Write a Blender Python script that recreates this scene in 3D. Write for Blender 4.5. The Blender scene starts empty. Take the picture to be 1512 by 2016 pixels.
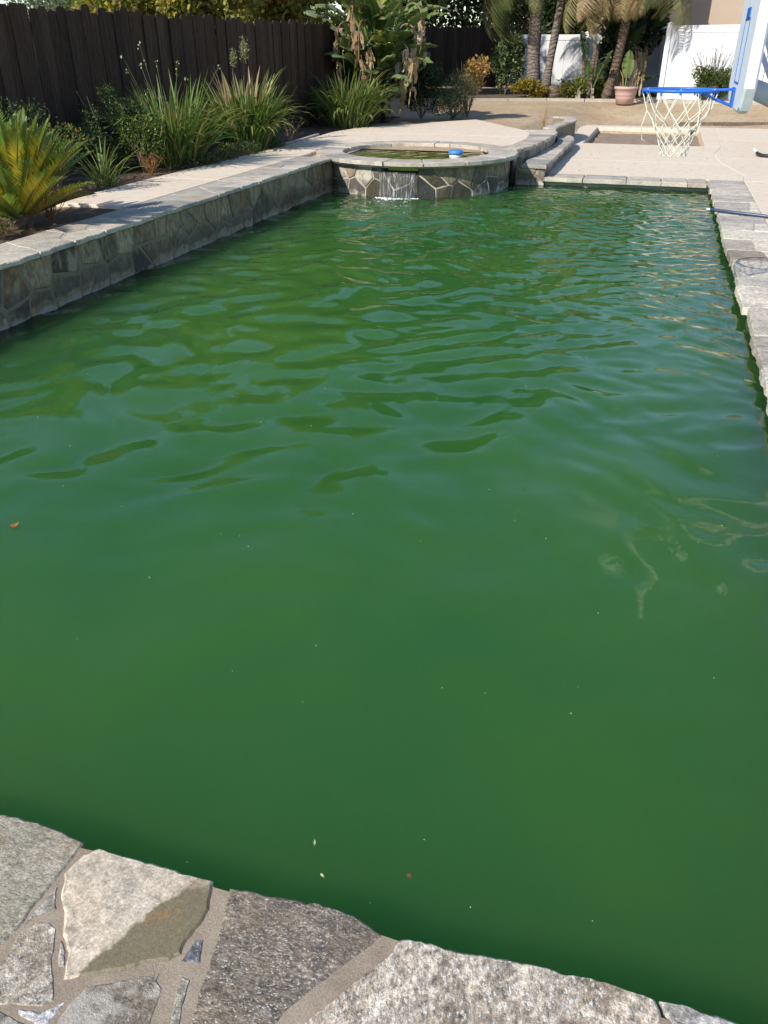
import bpy, math, random
import numpy as np
from mathutils import Vector, noise as mnoise

# ------------------------------------------------------------------ camera, world, sun, exposure
SC = bpy.context.scene
COL = SC.collection
R = math.radians
cam_d = bpy.data.cameras.new('camera')
cam = bpy.data.objects.new('camera', cam_d); COL.objects.link(cam)
cam_d.sensor_fit = 'VERTICAL'; cam_d.sensor_height = 24.0; cam_d.lens = 24.0 * 1600 / 2016
cam_d.clip_start = 0.05; cam_d.clip_end = 2000
cam.location = (0, 0, 1.65)
cam.rotation_euler = (R(90 - 29.71), 0, R(17.02))
SC.camera = cam

SUN_TO = Vector((0.90, 1.60, -1.31)).normalized()       # direction the light travels
SUN_EL = math.asin(-SUN_TO.z)
world = bpy.data.worlds.new('World'); SC.world = world; world.use_nodes = True
wn = world.node_tree.nodes; wl = world.node_tree.links; wn.clear()
sky = wn.new('ShaderNodeTexSky'); sky.sky_type = 'NISHITA'; sky.sun_disc = False
sky.sun_elevation = SUN_EL
sky.sun_rotation = math.atan2(-SUN_TO.x, -SUN_TO.y)      # measured from +Y towards +X
sky.altitude = 300; sky.air_density = 1.0; sky.dust_density = 0.15; sky.ozone_density = 2.5
bg = wn.new('ShaderNodeBackground'); bg.inputs['Strength'].default_value = 0.125
wo = wn.new('ShaderNodeOutputWorld')
wl.new(sky.outputs[0], bg.inputs[0]); wl.new(bg.outputs[0], wo.inputs[0])
sun_d = bpy.data.lights.new('sun', 'SUN'); sun_d.energy = 4.3; sun_d.angle = R(0.53); sun_d.color = (1, 0.93, 0.82)
sun = bpy.data.objects.new('sun', sun_d); COL.objects.link(sun)
sun.rotation_euler = SUN_TO.to_track_quat('-Z', 'Y').to_euler(); sun.location = (-20, -30, 30)
SC.view_settings.view_transform = 'Standard'; SC.view_settings.look = 'None'
SC.view_settings.exposure = 0.5; SC.view_settings.gamma = 1.0
SC.view_settings.use_curve_mapping = False
SC.render.engine = 'CYCLES'
SC.cycles.max_bounces = 8; SC.cycles.transparent_max_bounces = 12
SC.cycles.caustics_reflective = False; SC.cycles.caustics_refractive = False
SC.cycles.sample_clamp_indirect = 4.0

# ------------------------------------------------------------------ helpers
OFF = {}
def link(o):
    COL.objects.link(o); return o
def thing(name, label, cat, loc=(0, 0, 0), group=None):
    o = link(bpy.data.objects.new(name, None)); o.location = loc; o.empty_display_size = 0.2
    o['label'] = label; o['category'] = cat
    if group: o['group'] = group
    OFF[o] = Vector(loc); return o
def tag(o, label, cat, group=None):
    o['label'] = label; o['category'] = cat
    if group: o['group'] = group
    return o
class MB:
    """collects vertices, faces and a pigment colour per vertex"""
    def __init__(s): s.v = []; s.f = []; s.c = []; s.n = 0
    def add(s, v, f, c=None):
        v = np.asarray(v, float).reshape(-1, 3)
        s.v.append(v)
        s.f.extend([tuple(int(i) + s.n for i in q) for q in f])
        cc = np.ones((len(v), 3)) if c is None else np.broadcast_to(np.asarray(c, float), (len(v), 3))
        s.c.append(cc); s.n += len(v); return s
    def box(s, lo, hi, c=None):
        x0, y0, z0 = lo; x1, y1, z1 = hi
        v = [(x0,y0,z0),(x1,y0,z0),(x1,y1,z0),(x0,y1,z0),(x0,y0,z1),(x1,y0,z1),(x1,y1,z1),(x0,y1,z1)]
        f = [(3,2,1,0),(4,5,6,7),(0,1,5,4),(1,2,6,5),(2,3,7,6),(3,0,4,7)]
        return s.add(v, f, c)
    def prism(s, poly, z0, z1, c=None):
        n = len(poly); v = [(p[0], p[1], z0) for p in poly] + [(p[0], p[1], z1) for p in poly]
        f = [tuple(range(n - 1, -1, -1)), tuple(range(n, 2 * n))]
        f += [(i, (i + 1) % n, n + (i + 1) % n, n + i) for i in range(n)]
        return s.add(v, f, c)
    def tube(s, pts, rad, seg=8, c=None, caps=True):
        pts = [Vector(p) for p in pts]; n = len(pts)
        if not hasattr(rad, '__len__'): rad = [rad] * n
        v = []; up = Vector((0.13, 0.21, 1)).normalized()
        for i, p in enumerate(pts):
            t = (pts[min(i + 1, n - 1)] - pts[max(i - 1, 0)]).normalized()
            a = t.cross(up)
            if a.length < 0.05: a = t.cross(Vector((1, 0.1, 0)))
            a.normalize(); b = t.cross(a)
            for k in range(seg):
                w = 2 * math.pi * k / seg
                v.append(p + (a * math.cos(w) + b * math.sin(w)) * rad[i])
        f = [(i*seg+k, i*seg+(k+1) % seg, (i+1)*seg+(k+1) % seg, (i+1)*seg+k) for i in range(n-1) for k in range(seg)]
        if caps: f += [tuple(range(seg - 1, -1, -1)), tuple(range((n-1)*seg, n*seg))]
        return s.add([tuple(q) for q in v], f, c)
    def lathe(s, prof, cx, cy, seg=24, c=None):
        v = [(cx + r*math.cos(2*math.pi*k/seg), cy + r*math.sin(2*math.pi*k/seg), z) for r, z in prof for k in range(seg)]
        n = len(prof)
        f = [(i*seg+k, i*seg+(k+1) % seg, (i+1)*seg+(k+1) % seg, (i+1)*seg+k) for i in range(n-1) for k in range(seg)]
        return s.add(v, f, c)
    def mesh(s, name, mat, smooth=False, off=None):
        me = bpy.data.meshes.new(name)
        V = np.concatenate(s.v) if s.v else np.zeros((0, 3))
        if off is not None: V = V - np.array(off)
        me.from_pydata(V.tolist(), [], s.f)
        at = me.color_attributes.new('pigment', 'FLOAT_COLOR', 'POINT')
        C = np.ones((len(V), 4), np.float32); C[:, :3] = np.concatenate(s.c)
        at.data.foreach_set('color', C.ravel())
        if mat is not None: me.materials.append(mat)
        if smooth: me.polygons.foreach_set('use_smooth', [True] * len(me.polygons))
        me.update(); return me
    def build(s, name, mat, parent=None, smooth=False):
        off = OFF.get(parent, Vector((0, 0, 0))) if parent else Vector((0, 0, 0))
        o = link(bpy.data.objects.new(name, s.mesh(name, mat, smooth, off)))
        if parent: o.parent = parent
        OFF[o] = off; return o
def struct(o): o['kind'] = 'structure'; return o
def inst(name, me, parent, loc, rot=(0, 0, 0), scale=1.0):
    o = link(bpy.data.objects.new(name, me)); o.parent = parent
    o.location = Vector(loc) - OFF[parent]; o.rotation_euler = rot
    o.scale = (scale,)*3 if not hasattr(scale, '__len__') else scale
    return o

# ------------------------------------------------------------------ materials
def newmat(name):
    m = bpy.data.materials.new(name); m.use_nodes = True; nt = m.node_tree; nt.nodes.clear()
    out = nt.nodes.new('ShaderNodeOutputMaterial'); return m, nt, out
def nd(nt, t, **kw):
    n = nt.nodes.new('ShaderNode' + t)
    for k, v in kw.items():
        if k.startswith('_'): setattr(n, k[1:], v); continue
        key = int(k[1:]) if k[0] == 'i' and k[1:].isdigit() else k.replace('__', ' ')
        if isinstance(v, bpy.types.NodeSocket): nt.links.new(v, n.inputs[key])
        else: n.inputs[key].default_value = v
    return n
def ramp(nt, fac, stops, interp='LINEAR'):
    r = nt.nodes.new('ShaderNodeValToRGB'); r.color_ramp.interpolation = interp
    e = r.color_ramp.elements
    while len(e) < len(stops): e.new(0.5)
    for q, (p, c) in zip(e, stops):
        q.position = p; q.color = (*c, 1) if hasattr(c, '__len__') else (c, c, c, 1)
    nt.links.new(fac, r.inputs[0]); return r.outputs[0]
def mixc(nt, fac, a, b, mode='MIX'):
    n = nt.nodes.new('ShaderNodeMix'); n.data_type = 'RGBA'; n.blend_type = mode
    for idx, v in ((0, fac), (6, a), (7, b)):
        if isinstance(v, bpy.types.NodeSocket): nt.links.new(v, n.inputs[idx])
        elif idx == 0: n.inputs[0].default_value = v
        else: n.inputs[idx].default_value = (*v, 1)
    return n.outputs[2]
def coords(nt, rnd=True, sc=(1, 1, 1)):
    tc = nt.nodes.new('ShaderNodeTexCoord')
    if not rnd: 
        return nd(nt, 'Mapping', Vector=tc.outputs['Object'], Scale=sc).outputs[0], None
    oi = nt.nodes.new('ShaderNodeObjectInfo')
    off = nd(nt, 'Math', _operation='MULTIPLY', i0=oi.outputs['Random'], i1=57.0)
    add = nd(nt, 'VectorMath', _operation='ADD', i0=tc.outputs['Object'], i1=off.outputs[0])
    return nd(nt, 'Mapping', Vector=add.outputs[0], Scale=sc).outputs[0], oi.outputs['Random']
def noise(nt, vec, scale, detail=4, rough=0.55, out=0):
    return nd(nt, 'TexNoise', Vector=vec, Scale=scale, Detail=detail, Roughness=rough).outputs[out]
def finish(nt, out, col, rough=0.8, bump=None, bstr=0.3, bdist=0.01, spec=0.3, **kw):
    p = nd(nt, 'BsdfPrincipled', Roughness=rough, **kw)
    p.inputs['Specular IOR Level'].default_value = spec
    if isinstance(col, bpy.types.NodeSocket): nt.links.new(col, p.inputs['Base Color'])
    else: p.inputs['Base Color'].default_value = (*col, 1)
    if bump is not None:
        b = nd(nt, 'Bump', Height=bump, Strength=bstr, Distance=bdist); nt.links.new(b.outputs[0], p.inputs['Normal'])
    nt.links.new(p.outputs[0], out.inputs[0]); return p

def m_stone(name, stops, fleck=0.35, grain=70, mott=4.0, bstr=0.5, rough=0.75, streak=(1, 1, 1), spec=0.35, stain=None, scale=False):
    """flagstone: tone drawn per stone from stops, mottled, with grains of lighter and darker mineral"""
    m, nt, out = newmat(name); v, rnd = coords(nt, True, streak)
    n1 = noise(nt, v, mott, 5, 0.6)
    base = ramp(nt, rnd, stops)
    tone = ramp(nt, n1, [(0.28, (0.55, 0.55, 0.57)), (0.5, (1, 1, 1)), (0.72, (1.28, 1.24, 1.16))])
    c = mixc(nt, 0.8, base, tone, 'MULTIPLY')
    n2 = noise(nt, v, grain, 3, 0.7)
    g = ramp(nt, n2, [(0.33, (0.35, 0.35, 0.37)), (0.5, (1, 1, 1)), (0.68, (1.9, 1.88, 1.8))])
    c = mixc(nt, fleck, c, g, 'MULTIPLY')
    if stain:
        ns = noise(nt, v, stain[1], 4, 0.6)
        c = mixc(nt, ramp(nt, ns, [(stain[2], 0), (stain[2] + 0.08, 1)]), c, stain[0])
    if scale:
        zz = nd(nt, 'SeparateXYZ', Vector=nt.nodes.new('ShaderNodeTexCoord').outputs['Object']).outputs[2]
        lv = nd(nt, 'Math', _operation='MULTIPLY_ADD', i0=noise(nt, v, 5, 4, 0.6), i1=-0.16, i2=zz).outputs[0]
        c = mixc(nt, ramp(nt, nd(nt, 'MapRange', Value=lv, i1=-0.09, i2=0.05).outputs[0], [(0.25, 0.75), (0.42, 0)]), c, (0.34, 0.325, 0.27))
        c = mixc(nt, ramp(nt, nd(nt, 'MapRange', Value=lv, i1=-0.05, i2=0.20).outputs[0], [(0.15, 0), (0.25, 0.7), (0.6, 0.5), (0.8, 0)]), c, (0.06, 0.055, 0.045))
    h = nd(nt, 'Math', _operation='ADD', i0=n1, i1=nd(nt, 'Math', _operation='MULTIPLY', i0=n2, i1=0.35).outputs[0])
    finish(nt, out, c, rough, h.outputs[0], bstr, 0.012, spec); return m
GREYS = [(0.0, (0.36, 0.33, 0.28)), (0.2, (0.49, 0.44, 0.36)), (0.4, (0.28, 0.265, 0.245)), (0.6, (0.51, 0.46, 0.38)), (0.8, (0.37, 0.32, 0.26)), (1.0, (0.44, 0.415, 0.37))]
M = {}
M['coping'] = m_stone('coping_flagstone', GREYS, 0.35, 55, 5)
M['coping_pale'] = m_stone('coping_flagstone_pale', [(0, (0.50, 0.455, 0.39)), (0.15, (0.62, 0.56, 0.46)), (0.3, (0.34, 0.315, 0.28)), (0.45, (0.58, 0.53, 0.45)), (0.6, (0.25, 0.21, 0.17)), (0.75, (0.56, 0.51, 0.43)), (0.88, (0.38, 0.35, 0.31)), (1, (0.54, 0.47, 0.37))], 0.5, 45, 6, 0.7)
M['veneer'] = m_stone('wall_veneer_stone', [(0, (0.21, 0.17, 0.11)), (0.15, (0.30, 0.24, 0.155)), (0.3, (0.07, 0.058, 0.043)), (0.45, (0.25, 0.205, 0.14)), (0.6, (0.20, 0.125, 0.065)), (0.75, (0.32, 0.26, 0.175)), (0.9, (0.05, 0.043, 0.036)), (1, (0.26, 0.215, 0.14))], 0.6, 34, 9, 1.0, streak=(1, 1, 0.5), stain=((0.30, 0.25, 0.175), 6, 0.54), scale=True)
M['veneer_spa'] = m_stone('spa_veneer_stone', stain=((0.46, 0.43, 0.38), 7, 0.58), streak=(1, 1, 0.6), scale=True, stops= [(0, (0.34, 0.30, 0.235)), (0.2, (0.21, 0.16, 0.11)), (0.4, (0.40, 0.36, 0.29)), (0.55, (0.25, 0.23, 0.20)), (0.7, (0.11, 0.095, 0.08)), (0.85, (0.27, 0.205, 0.14)), (1, (0.38, 0.35, 0.30))], fleck=0.5, grain=36, mott=10, bstr=0.9)
M['veneer_wet'] = m_stone('wet_veneer_stone', [(0, (0.05, 0.045, 0.035)), (0.3, (0.10, 0.085, 0.05)), (0.6, (0.035, 0.035, 0.035)), (1, (0.12, 0.11, 0.10))], 0.5, 40, 8, 0.8, rough=0.25, spec=0.5)
def m_plain(name, c1, c2, scale=3, grain=120, bstr=0.25, rough=0.9, spec=0.2, amt=0.5):
    m, nt, out = newmat(name); v, _ = coords(nt, False)
    n1 = noise(nt, v, scale, 6, 0.6); n2 = noise(nt, v, grain, 2, 0.6)
    c = mixc(nt, ramp(nt, n1, [(0.3, 0), (0.7, 1)]), c1, c2)
    c = mixc(nt, amt * 0.5, c, ramp(nt, n2, [(0.3, (0.5,)*3), (0.5, (1,)*3), (0.7, (1.5,)*3)]), 'MULTIPLY')
    h = nd(nt, 'Math', _operation='ADD', i0=n2, i1=nd(nt, 'Math', _operation='MULTIPLY', i0=n1, i1=1.5).outputs[0])
    finish(nt, out, c, rough, h.outputs[0], bstr, 0.01, spec); return m
M['mortar'] = m_plain('sandy_mortar', (0.36, 0.295, 0.225), (0.25, 0.20, 0.15), 12, 260, 0.22, amt=0.8)
M['mortar_pale'] = m_plain('pale_mortar', (0.44, 0.40, 0.33), (0.34, 0.31, 0.26), 5, 90, 0.4)
M['mortar_spa'] = m_plain('spa_mortar', (0.40, 0.365, 0.30), (0.26, 0.235, 0.19), 7, 90, 0.5)
M['mortar_wall'] = m_plain('wall_mortar', (0.26, 0.215, 0.155), (0.17, 0.145, 0.105), 5, 90, 0.4)
M['tile'] = m_plain('waterline_plaster', (0.035, 0.042, 0.032), (0.07, 0.08, 0.06), 6, 60, 0.3)

def m_concrete():
    m, nt, out = newmat('tinted_concrete'); v, rnd = coords(nt, True)
    v2, _ = coords(nt, False)
    n1 = noise(nt, v2, 0.9, 6, 0.65); n2 = noise(nt, v2, 9, 5, 0.65); n3 = noise(nt, v2, 180, 2, 0.6)
    base = ramp(nt, rnd, [(0, (0.64, 0.54, 0.425)), (0.5, (0.68, 0.575, 0.455)), (1, (0.65, 0.55, 0.44))])
    c = mixc(nt, ramp(nt, n1, [(0.42, 0), (0.58, 0.8)]), base, (0.68, 0.59, 0.485))
    c = mixc(nt, ramp(nt, n2, [(0.50, 0), (0.68, 0.5)]), c, (0.45, 0.365, 0.28))
    c = mixc(nt, 0.25, c, ramp(nt, n3, [(0.3, (0.6,)*3), (0.5, (1,)*3), (0.7, (1.4,)*3)]), 'MULTIPLY')
    finish(nt, out, c, 0.9, n3, 0.25, 0.004, 0.2); return m
M['concrete'] = m_concrete()
M['concrete_seam'] = m_plain('concrete_seam', (0.62, 0.57, 0.50), (0.55, 0.50, 0.44), 4, 90, 0.2)
M['kerb'] = m_plain('kerb_concrete', (0.45, 0.41, 0.35), (0.36, 0.32, 0.27), 4, 80, 0.4)

def m_dirt():
    m, nt, out = newmat('dry_dirt'); v, _ = coords(nt, False)
    n1 = noise(nt, v, 0.7, 7, 0.62); n2 = noise(nt, v, 7, 6, 0.7); n3 = noise(nt, v, 60, 3, 0.7)
    c = mixc(nt, ramp(nt, n1, [(0.38, 0), (0.62, 1)]), (0.45, 0.335, 0.215), (0.56, 0.44, 0.305))
    c = mixc(nt, ramp(nt, n2, [(0.5, 0), (0.66, 0.75)]), c, (0.34, 0.245, 0.15))
    c = mixc(nt, 0.5, c, ramp(nt, n3, [(0.3, (0.5,)*3), (0.5, (1,)*3), (0.7, (1.5,)*3)]), 'MULTIPLY')
    h = nd(nt, 'Math', _operation='ADD', i0=n2, i1=nd(nt, 'Math', _operation='MULTIPLY', i0=n3, i1=0.4).outputs[0])
    finish(nt, out, c, 0.95, h.outputs[0], 0.8, 0.05, 0.1); return m
M['dirt'] = m_dirt()
M['soil'] = m_plain('bed_soil', (0.10, 0.07, 0.045), (0.17, 0.12, 0.08), 5, 50, 0.8)
M['pit_dirt'] = m_plain('pit_dirt', (0.22, 0.165, 0.12), (0.33, 0.26, 0.20), 6, 40, 0.9)

def m_wood():
    m, nt, out = newmat('weathered_dark_board'); v, rnd = coords(nt, True, (9, 9, 0.9))
    n1 = noise(nt, v, 3, 6, 0.65); n2 = noise(nt, v, 14, 4, 0.7)
    base = ramp(nt, rnd, [(0, (0.036, 0.022, 0.0145)), (0.3, (0.050, 0.031, 0.020)), (0.6, (0.029, 0.019, 0.0135)), (0.85, (0.062, 0.040, 0.027)), (1, (0.040, 0.025, 0.017))])
    c = mixc(nt, 0.8, base, ramp(nt, n1, [(0.3, (0.5,)*3), (0.5, (1,)*3), (0.75, (1.7, 1.6, 1.5))]), 'MULTIPLY')
    c = mixc(nt, ramp(nt, n2, [(0.55, 0), (0.72, 0.7)]), c, (0.12, 0.092, 0.072))
    kn = nd(nt, 'TexVoronoi', Vector=nd(nt, 'Mapping', Vector=v, Scale=(0.9, 0.9, 2.2)).outputs[0], Scale=1.0).outputs[0]
    c = mixc(nt, ramp(nt, kn, [(0.06, 0.8), (0.12, 0)]), c, (0.012, 0.009, 0.007))
    finish(nt, out, c, 0.85, n2, 0.5, 0.004, 0.25); return m
M['wood'] = m_wood()
def m_vinyl(name='white_vinyl', c=(0.66, 0.67, 0.69)):
    m, nt, out = newmat(name); v, _ = coords(nt, False)
    n = noise(nt, v, 2.5, 5, 0.6)
    col = mixc(nt, ramp(nt, n, [(0.45, 0), (0.75, 0.35)]), c, tuple(q*0.86 for q in c))
    finish(nt, out, col, 0.45, spec=0.4); return m
M['vinyl'] = m_vinyl()
M['stucco'] = m_plain('beige_stucco', (0.46, 0.365, 0.29), (0.42, 0.335, 0.265), 1.5, 60, 0.4)
M['trim'] = m_plain('window_trim', (0.7, 0.68, 0.64), (0.64, 0.62, 0.58), 2, 50, 0.1, 0.6)
M['roof'] = m_stone('roof_tile', [(0, (0.30, 0.16, 0.10)), (0.5, (0.36, 0.21, 0.13)), (1, (0.25, 0.15, 0.11))], 0.3, 30, 4)
def m_simple(name, col, rough=0.5, spec=0.4, **kw):
    m, nt, out = newmat(name); v, _ = coords(nt, False); n = noise(nt, v, 14, 4, 0.6)
    c = mixc(nt, 0.35, col, ramp(nt, n, [(0.3, (0.75,)*3), (0.55, (1,)*3), (0.75, (1.2,)*3)]), 'MULTIPLY')
    finish(nt, out, c, rough, n, 0.08, 0.004, spec, **kw); return m
M['blue'] = m_simple('blue_paint', (0.025, 0.13, 0.55), 0.4)
M['blue_cap'] = m_simple('blue_plastic', (0.05, 0.22, 0.65), 0.4)
M['board'] = m_simple('backboard_plastic', (0.72, 0.78, 0.84), 0.45)
M['greyplastic'] = m_simple('grey_plastic', (0.55, 0.57, 0.60), 0.5)
M['net'] = m_simple('net_cord', (0.72, 0.70, 0.60), 0.8, 0.2)
M['pot'] = m_simple('pink_terracotta', (0.50, 0.33, 0.29), 0.75, 0.2)
M['hose'] = m_simple('blue_hose', (0.035, 0.06, 0.12), 0.35, 0.5)
M['black'] = m_simple('black_plastic', (0.02, 0.02, 0.022), 0.5)
M['glass'] = m_simple('window_glass', (0.03, 0.035, 0.04), 0.08, 0.6)
M['blind'] = m_simple('window_blind', (0.45, 0.45, 0.46), 0.6)
M['metal'] = m_simple('galvanised_rod', (0.5, 0.5, 0.5), 0.35, 0.5, Metallic=0.8)
M['bark'] = m_stone('tree_bark', [(0, (0.13, 0.10, 0.08)), (1, (0.16, 0.13, 0.10))], 0.5, 25, 6, 0.9, 0.9, (3, 3, 0.6))
def m_palmbark(name, c1, c2):
    m, nt, out = newmat(name); v, _ = coords(nt, False)
    w = nd(nt, 'TexWave', Vector=v, Scale=3.2, Distortion=14.0, Detail=5.0, _bands_direction='Z').outputs[1]
    n = noise(nt, nd(nt, 'Mapping', Vector=v, Scale=(6, 6, 1)).outputs[0], 6, 5, 0.7)
    c = mixc(nt, ramp(nt, w, [(0.2, 0.25), (0.8, 0.75)]), c1, c2)
    c = mixc(nt, 0.8, c, ramp(nt, n, [(0.3, (0.45,)*3), (0.5, (1,)*3), (0.72, (1.4,)*3)]), 'MULTIPLY')
    finish(nt, out, c, 0.9, nd(nt, 'Math', _operation='ADD', i0=n, i1=w).outputs[0], 0.7, 0.03, 0.15); return m
M['palm_bark'] = m_palmbark('palm_bark', (0.12, 0.10, 0.085), (0.25, 0.215, 0.185))
M['palm_fibre'] = m_palmbark('palm_fibre', (0.095, 0.065, 0.047), (0.19, 0.14, 0.105))
def m_leaf(name, trans=0.35, rough=0.45, spec=0.4):
    m, nt, out = newmat(name)
    a = nd(nt, 'Attribute', _attribute_name='pigment').outputs['Color']
    p = nd(nt, 'BsdfPrincipled', Base__Color=a, Roughness=rough); p.inputs['Specular IOR Level'].default_value = spec
    bright = mixc(nt, 1.0, a, (1.25, 1.35, 0.6), 'MULTIPLY')
    t = nd(nt, 'BsdfTranslucent', Color=bright)
    mx = nd(nt, 'MixShader', Fac=trans, i1=p.outputs[0], i2=t.outputs[0])
    nt.links.new(mx.outputs[0], out.inputs[0]); return m
M['leaf'] = m_leaf('leaf')
M['leaf_gloss'] = m_leaf('glossy_leaf', 0.22, 0.32, 0.5)
M['leaf_cycad'] = m_leaf('cycad_leaf', 0.25, 0.38, 0.5)
M['leaf_dry'] = m_leaf('dry_leaf', 0.2, 0.8, 0.15)

def m_water(name, base, radius, bscale=14.0, bstr=0.05, rough=0.015):
    m, nt, out = newmat(name); v, _ = coords(nt, False)
    n0 = noise(nt, v, 0.55, 3, 0.55)
    c = mixc(nt, ramp(nt, n0, [(0.35, 0), (0.65, 1)]), base, tuple(b * k for b, k in zip(base, (1.55, 1.18, 0.85))))
    n = noise(nt, v, bscale, 3, 0.5)
    p = finish(nt, out, c, rough, n, bstr, 0.02, 0.5)
    p.inputs['IOR'].default_value = 1.33
    p.inputs['Subsurface Weight'].default_value = 1.0
    p.inputs['Subsurface Radius'].default_value = radius
    p.inputs['Subsurface Scale'].default_value = 6.0
    return m
M['water'] = m_water('green_pool_water', (0.024, 0.106, 0.024), (0.5, 1.0, 0.4), 22.0, 0.035, 0.0)
M['spa_water'] = m_water('murky_spa_water', (0.085, 0.125, 0.03), (0.3, 0.4, 0.2), 20, 0.08)
M['foam'] = m_simple('foam', (0.8, 0.82, 0.82), 0.5)

# ------------------------------------------------------------------ 2D polygon tools for stones
def clip_half(poly, p0, n):
    """keep the side where (p-p0).n <= 0"""
    out = []
    for i in range(len(poly)):
        a = poly[i]; b = poly[(i + 1) % len(poly)]
        da = (a[0]-p0[0])*n[0] + (a[1]-p0[1])*n[1]; db = (b[0]-p0[0])*n[0] + (b[1]-p0[1])*n[1]
        if da <= 0: out.append(a)
        if (da < 0 < db) or (db < 0 < da):
            t = da / (da - db); out.append((a[0] + (b[0]-a[0])*t, a[1] + (b[1]-a[1])*t))
    return out
def voronoi(u0, u1, v0, v1, du, dv, gap, rng, jit=0.42):
    nu = max(1, round((u1-u0)/du)); nv = max(1, round((v1-v0)/dv)); pts = []
    for j in range(nv):
        for i in range(nu):
            sh = 0.5 * (j % 2) if nv > 1 else 0
            pts.append((u0 + (i + 0.5 + sh*0.6 + rng.uniform(-jit, jit)) * (u1-u0)/nu, v0 + (j + 0.5 + rng.uniform(-jit, jit)) * (v1-v0)/nv))
    cells = []
    for i, p in enumerate(pts):
        poly = [(u0, v0), (u1, v0), (u1, v1), (u0, v1)]
        for j, q in enumerate(pts):
            if i == j: continue
            d = (q[0]-p[0], q[1]-p[1]); L = math.hypot(*d)
            if L > 4 * max(du, dv): continue
            n = (d[0]/L, d[1]/L); mid = ((p[0]+q[0])/2 - n[0]*gap/2, (p[1]+q[1])/2 - n[1]*gap/2)
            poly = clip_half(poly, mid, n)
            if len(poly) < 3: break
        if len(poly) >= 3 and abs(area(poly)) > 0.0012: cells.append(poly)
    return cells
def area(p): return 0.5 * sum(p[i][0]*p[(i+1) % len(p)][1] - p[(i+1) % len(p)][0]*p[i][1] for i in range(len(p)))
def rough_poly(poly, step, amp, rng):
    """subdivides the outline, rounds it a little and makes it uneven"""
    if area(poly) < 0: poly = poly[::-1]
    out = []
    for i in range(len(poly)):
        a = poly[i]; b = poly[(i+1) % len(poly)]; L = math.hypot(b[0]-a[0], b[1]-a[1])
        if L < 1e-4: continue
        k = max(1, round(L / step))
        for q in range(k):
            t = q / k; w = amp if q else amp * 0.5
            nx, ny = (b[1]-a[1])/L, -(b[0]-a[0])/L; d = rng.uniform(-1, 0.6) * w
            out.append((a[0]+(b[0]-a[0])*t + nx*d, a[1]+(b[1]-a[1])*t + ny*d))
    return out
def stone_mb(poly, frame, thick, bevel, rise=0.0, tilt=None):
    n = len(poly); cx = sum(p[0] for p in poly)/n; cy = sum(p[1] for p in poly)/n
    def inset(p, e):
        dx, dy = cx-p[0], cy-p[1]; L = math.hypot(dx, dy) or 1; e = min(e, L*0.4); return (p[0]+dx*e/L, p[1]+dy*e/L)
    tl = tilt or (0, 0); hh = lambda p: rise + (p[0]-cx)*tl[0] + (p[1]-cy)*tl[1]
    v = [frame(p[0], p[1], -thick) for p in poly]
    v += [frame(p[0], p[1], hh(p) - bevel) for p in poly]
    v += [frame(*inset(p, bevel*1.3), hh(p)) for p in poly]
    v.append(frame(cx, cy, rise + bevel*0.25))
    f = [(k*n+i, k*n+(i+1) % n, (k+1)*n+(i+1) % n, (k+1)*n+i) for k in range(2) for i in range(n)]
    f += [(2*n+i, 2*n+(i+1) % n, 3*n) for i in range(n)]
    return MB().add(v, f)
def ground_frame(z): return lambda u, v, h: (u, v, z + h)

# ------------------------------------------------------------------ the setting: ground, water, decks
def sm(a, b, x): 
    t = np.clip((x - a) / (b - a), 0, 1); return t*t*(3-2*t)
def ground_z(x, y):
    up = 1 - sm(-2.3, -1.95, x) if y < 18.3 else 1 - sm(-2.6, -1.2, x)
    base = 0.04 + 0.355 * up
    if y > 18.3: base = base + (1-up) * (0.08*sm(20.9, 21.3, y) + 0.28*sm(21.3, 24.8, y)) + up*0.02*sm(18.3, 22, y)
    if 16.92 < y < 20.58 and -1.28 < x < 0.83: base = -0.03
    if y > 40: base = 0.4
    return float(base)
rng = random.Random(5)
xs = sorted(set([-400, -150, -60, -30, -20, -14, -10] + [round(q, 3) for q in np.arange(-9, -4.41, 0.3)] + [-4.4, -4.02, 0.82] + [round(q, 3) for q in np.arange(-3.7, 4.5, 0.2)] + [-1.3, -1.27, 0.82, 0.85] + [5, 7, 10, 16, 30, 60, 150, 400]))
ys = sorted(set([-400, -100, -30, -10, -5, -2, 0, 0.86, 12.12] + [round(q, 3) for q in np.arange(1.4, 12, 0.6)] + [16.9, 16.93, 20.57, 20.6] + [round(q, 3) for q in np.arange(12.5, 31, 0.2)] + [32, 34, 38, 45, 60, 100, 200, 500]))
gm = MB(); V = []; idx = {}
for j, y in enumerate(ys):
    for i, x in enumerate(xs):
        z = ground_z(x, y)
        if y > 18 and abs(x) < 9 and y < 31 and not (16.9 < y < 20.6 and -1.3 < x < 0.85): z += 0.03*mnoise.noise(Vector((x*0.9, y*0.9, 3))) + 0.015*mnoise.noise(Vector((x*3, y*3, 7)))
        idx[i, j] = len(V); V.append((x, y, z))
F = []
for j in range(len(ys)-1):
    for i in range(len(xs)-1):
        if -4.03 < xs[i] and xs[i+1] < 0.83 and 0.85 < ys[j] and ys[j+1] < 12.13: continue
        F.append((idx[i, j], idx[i+1, j], idx[i+1, j+1], idx[i, j+1]))
struct(gm.add(V, F).build('ground', M['dirt'], smooth=True))
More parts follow.
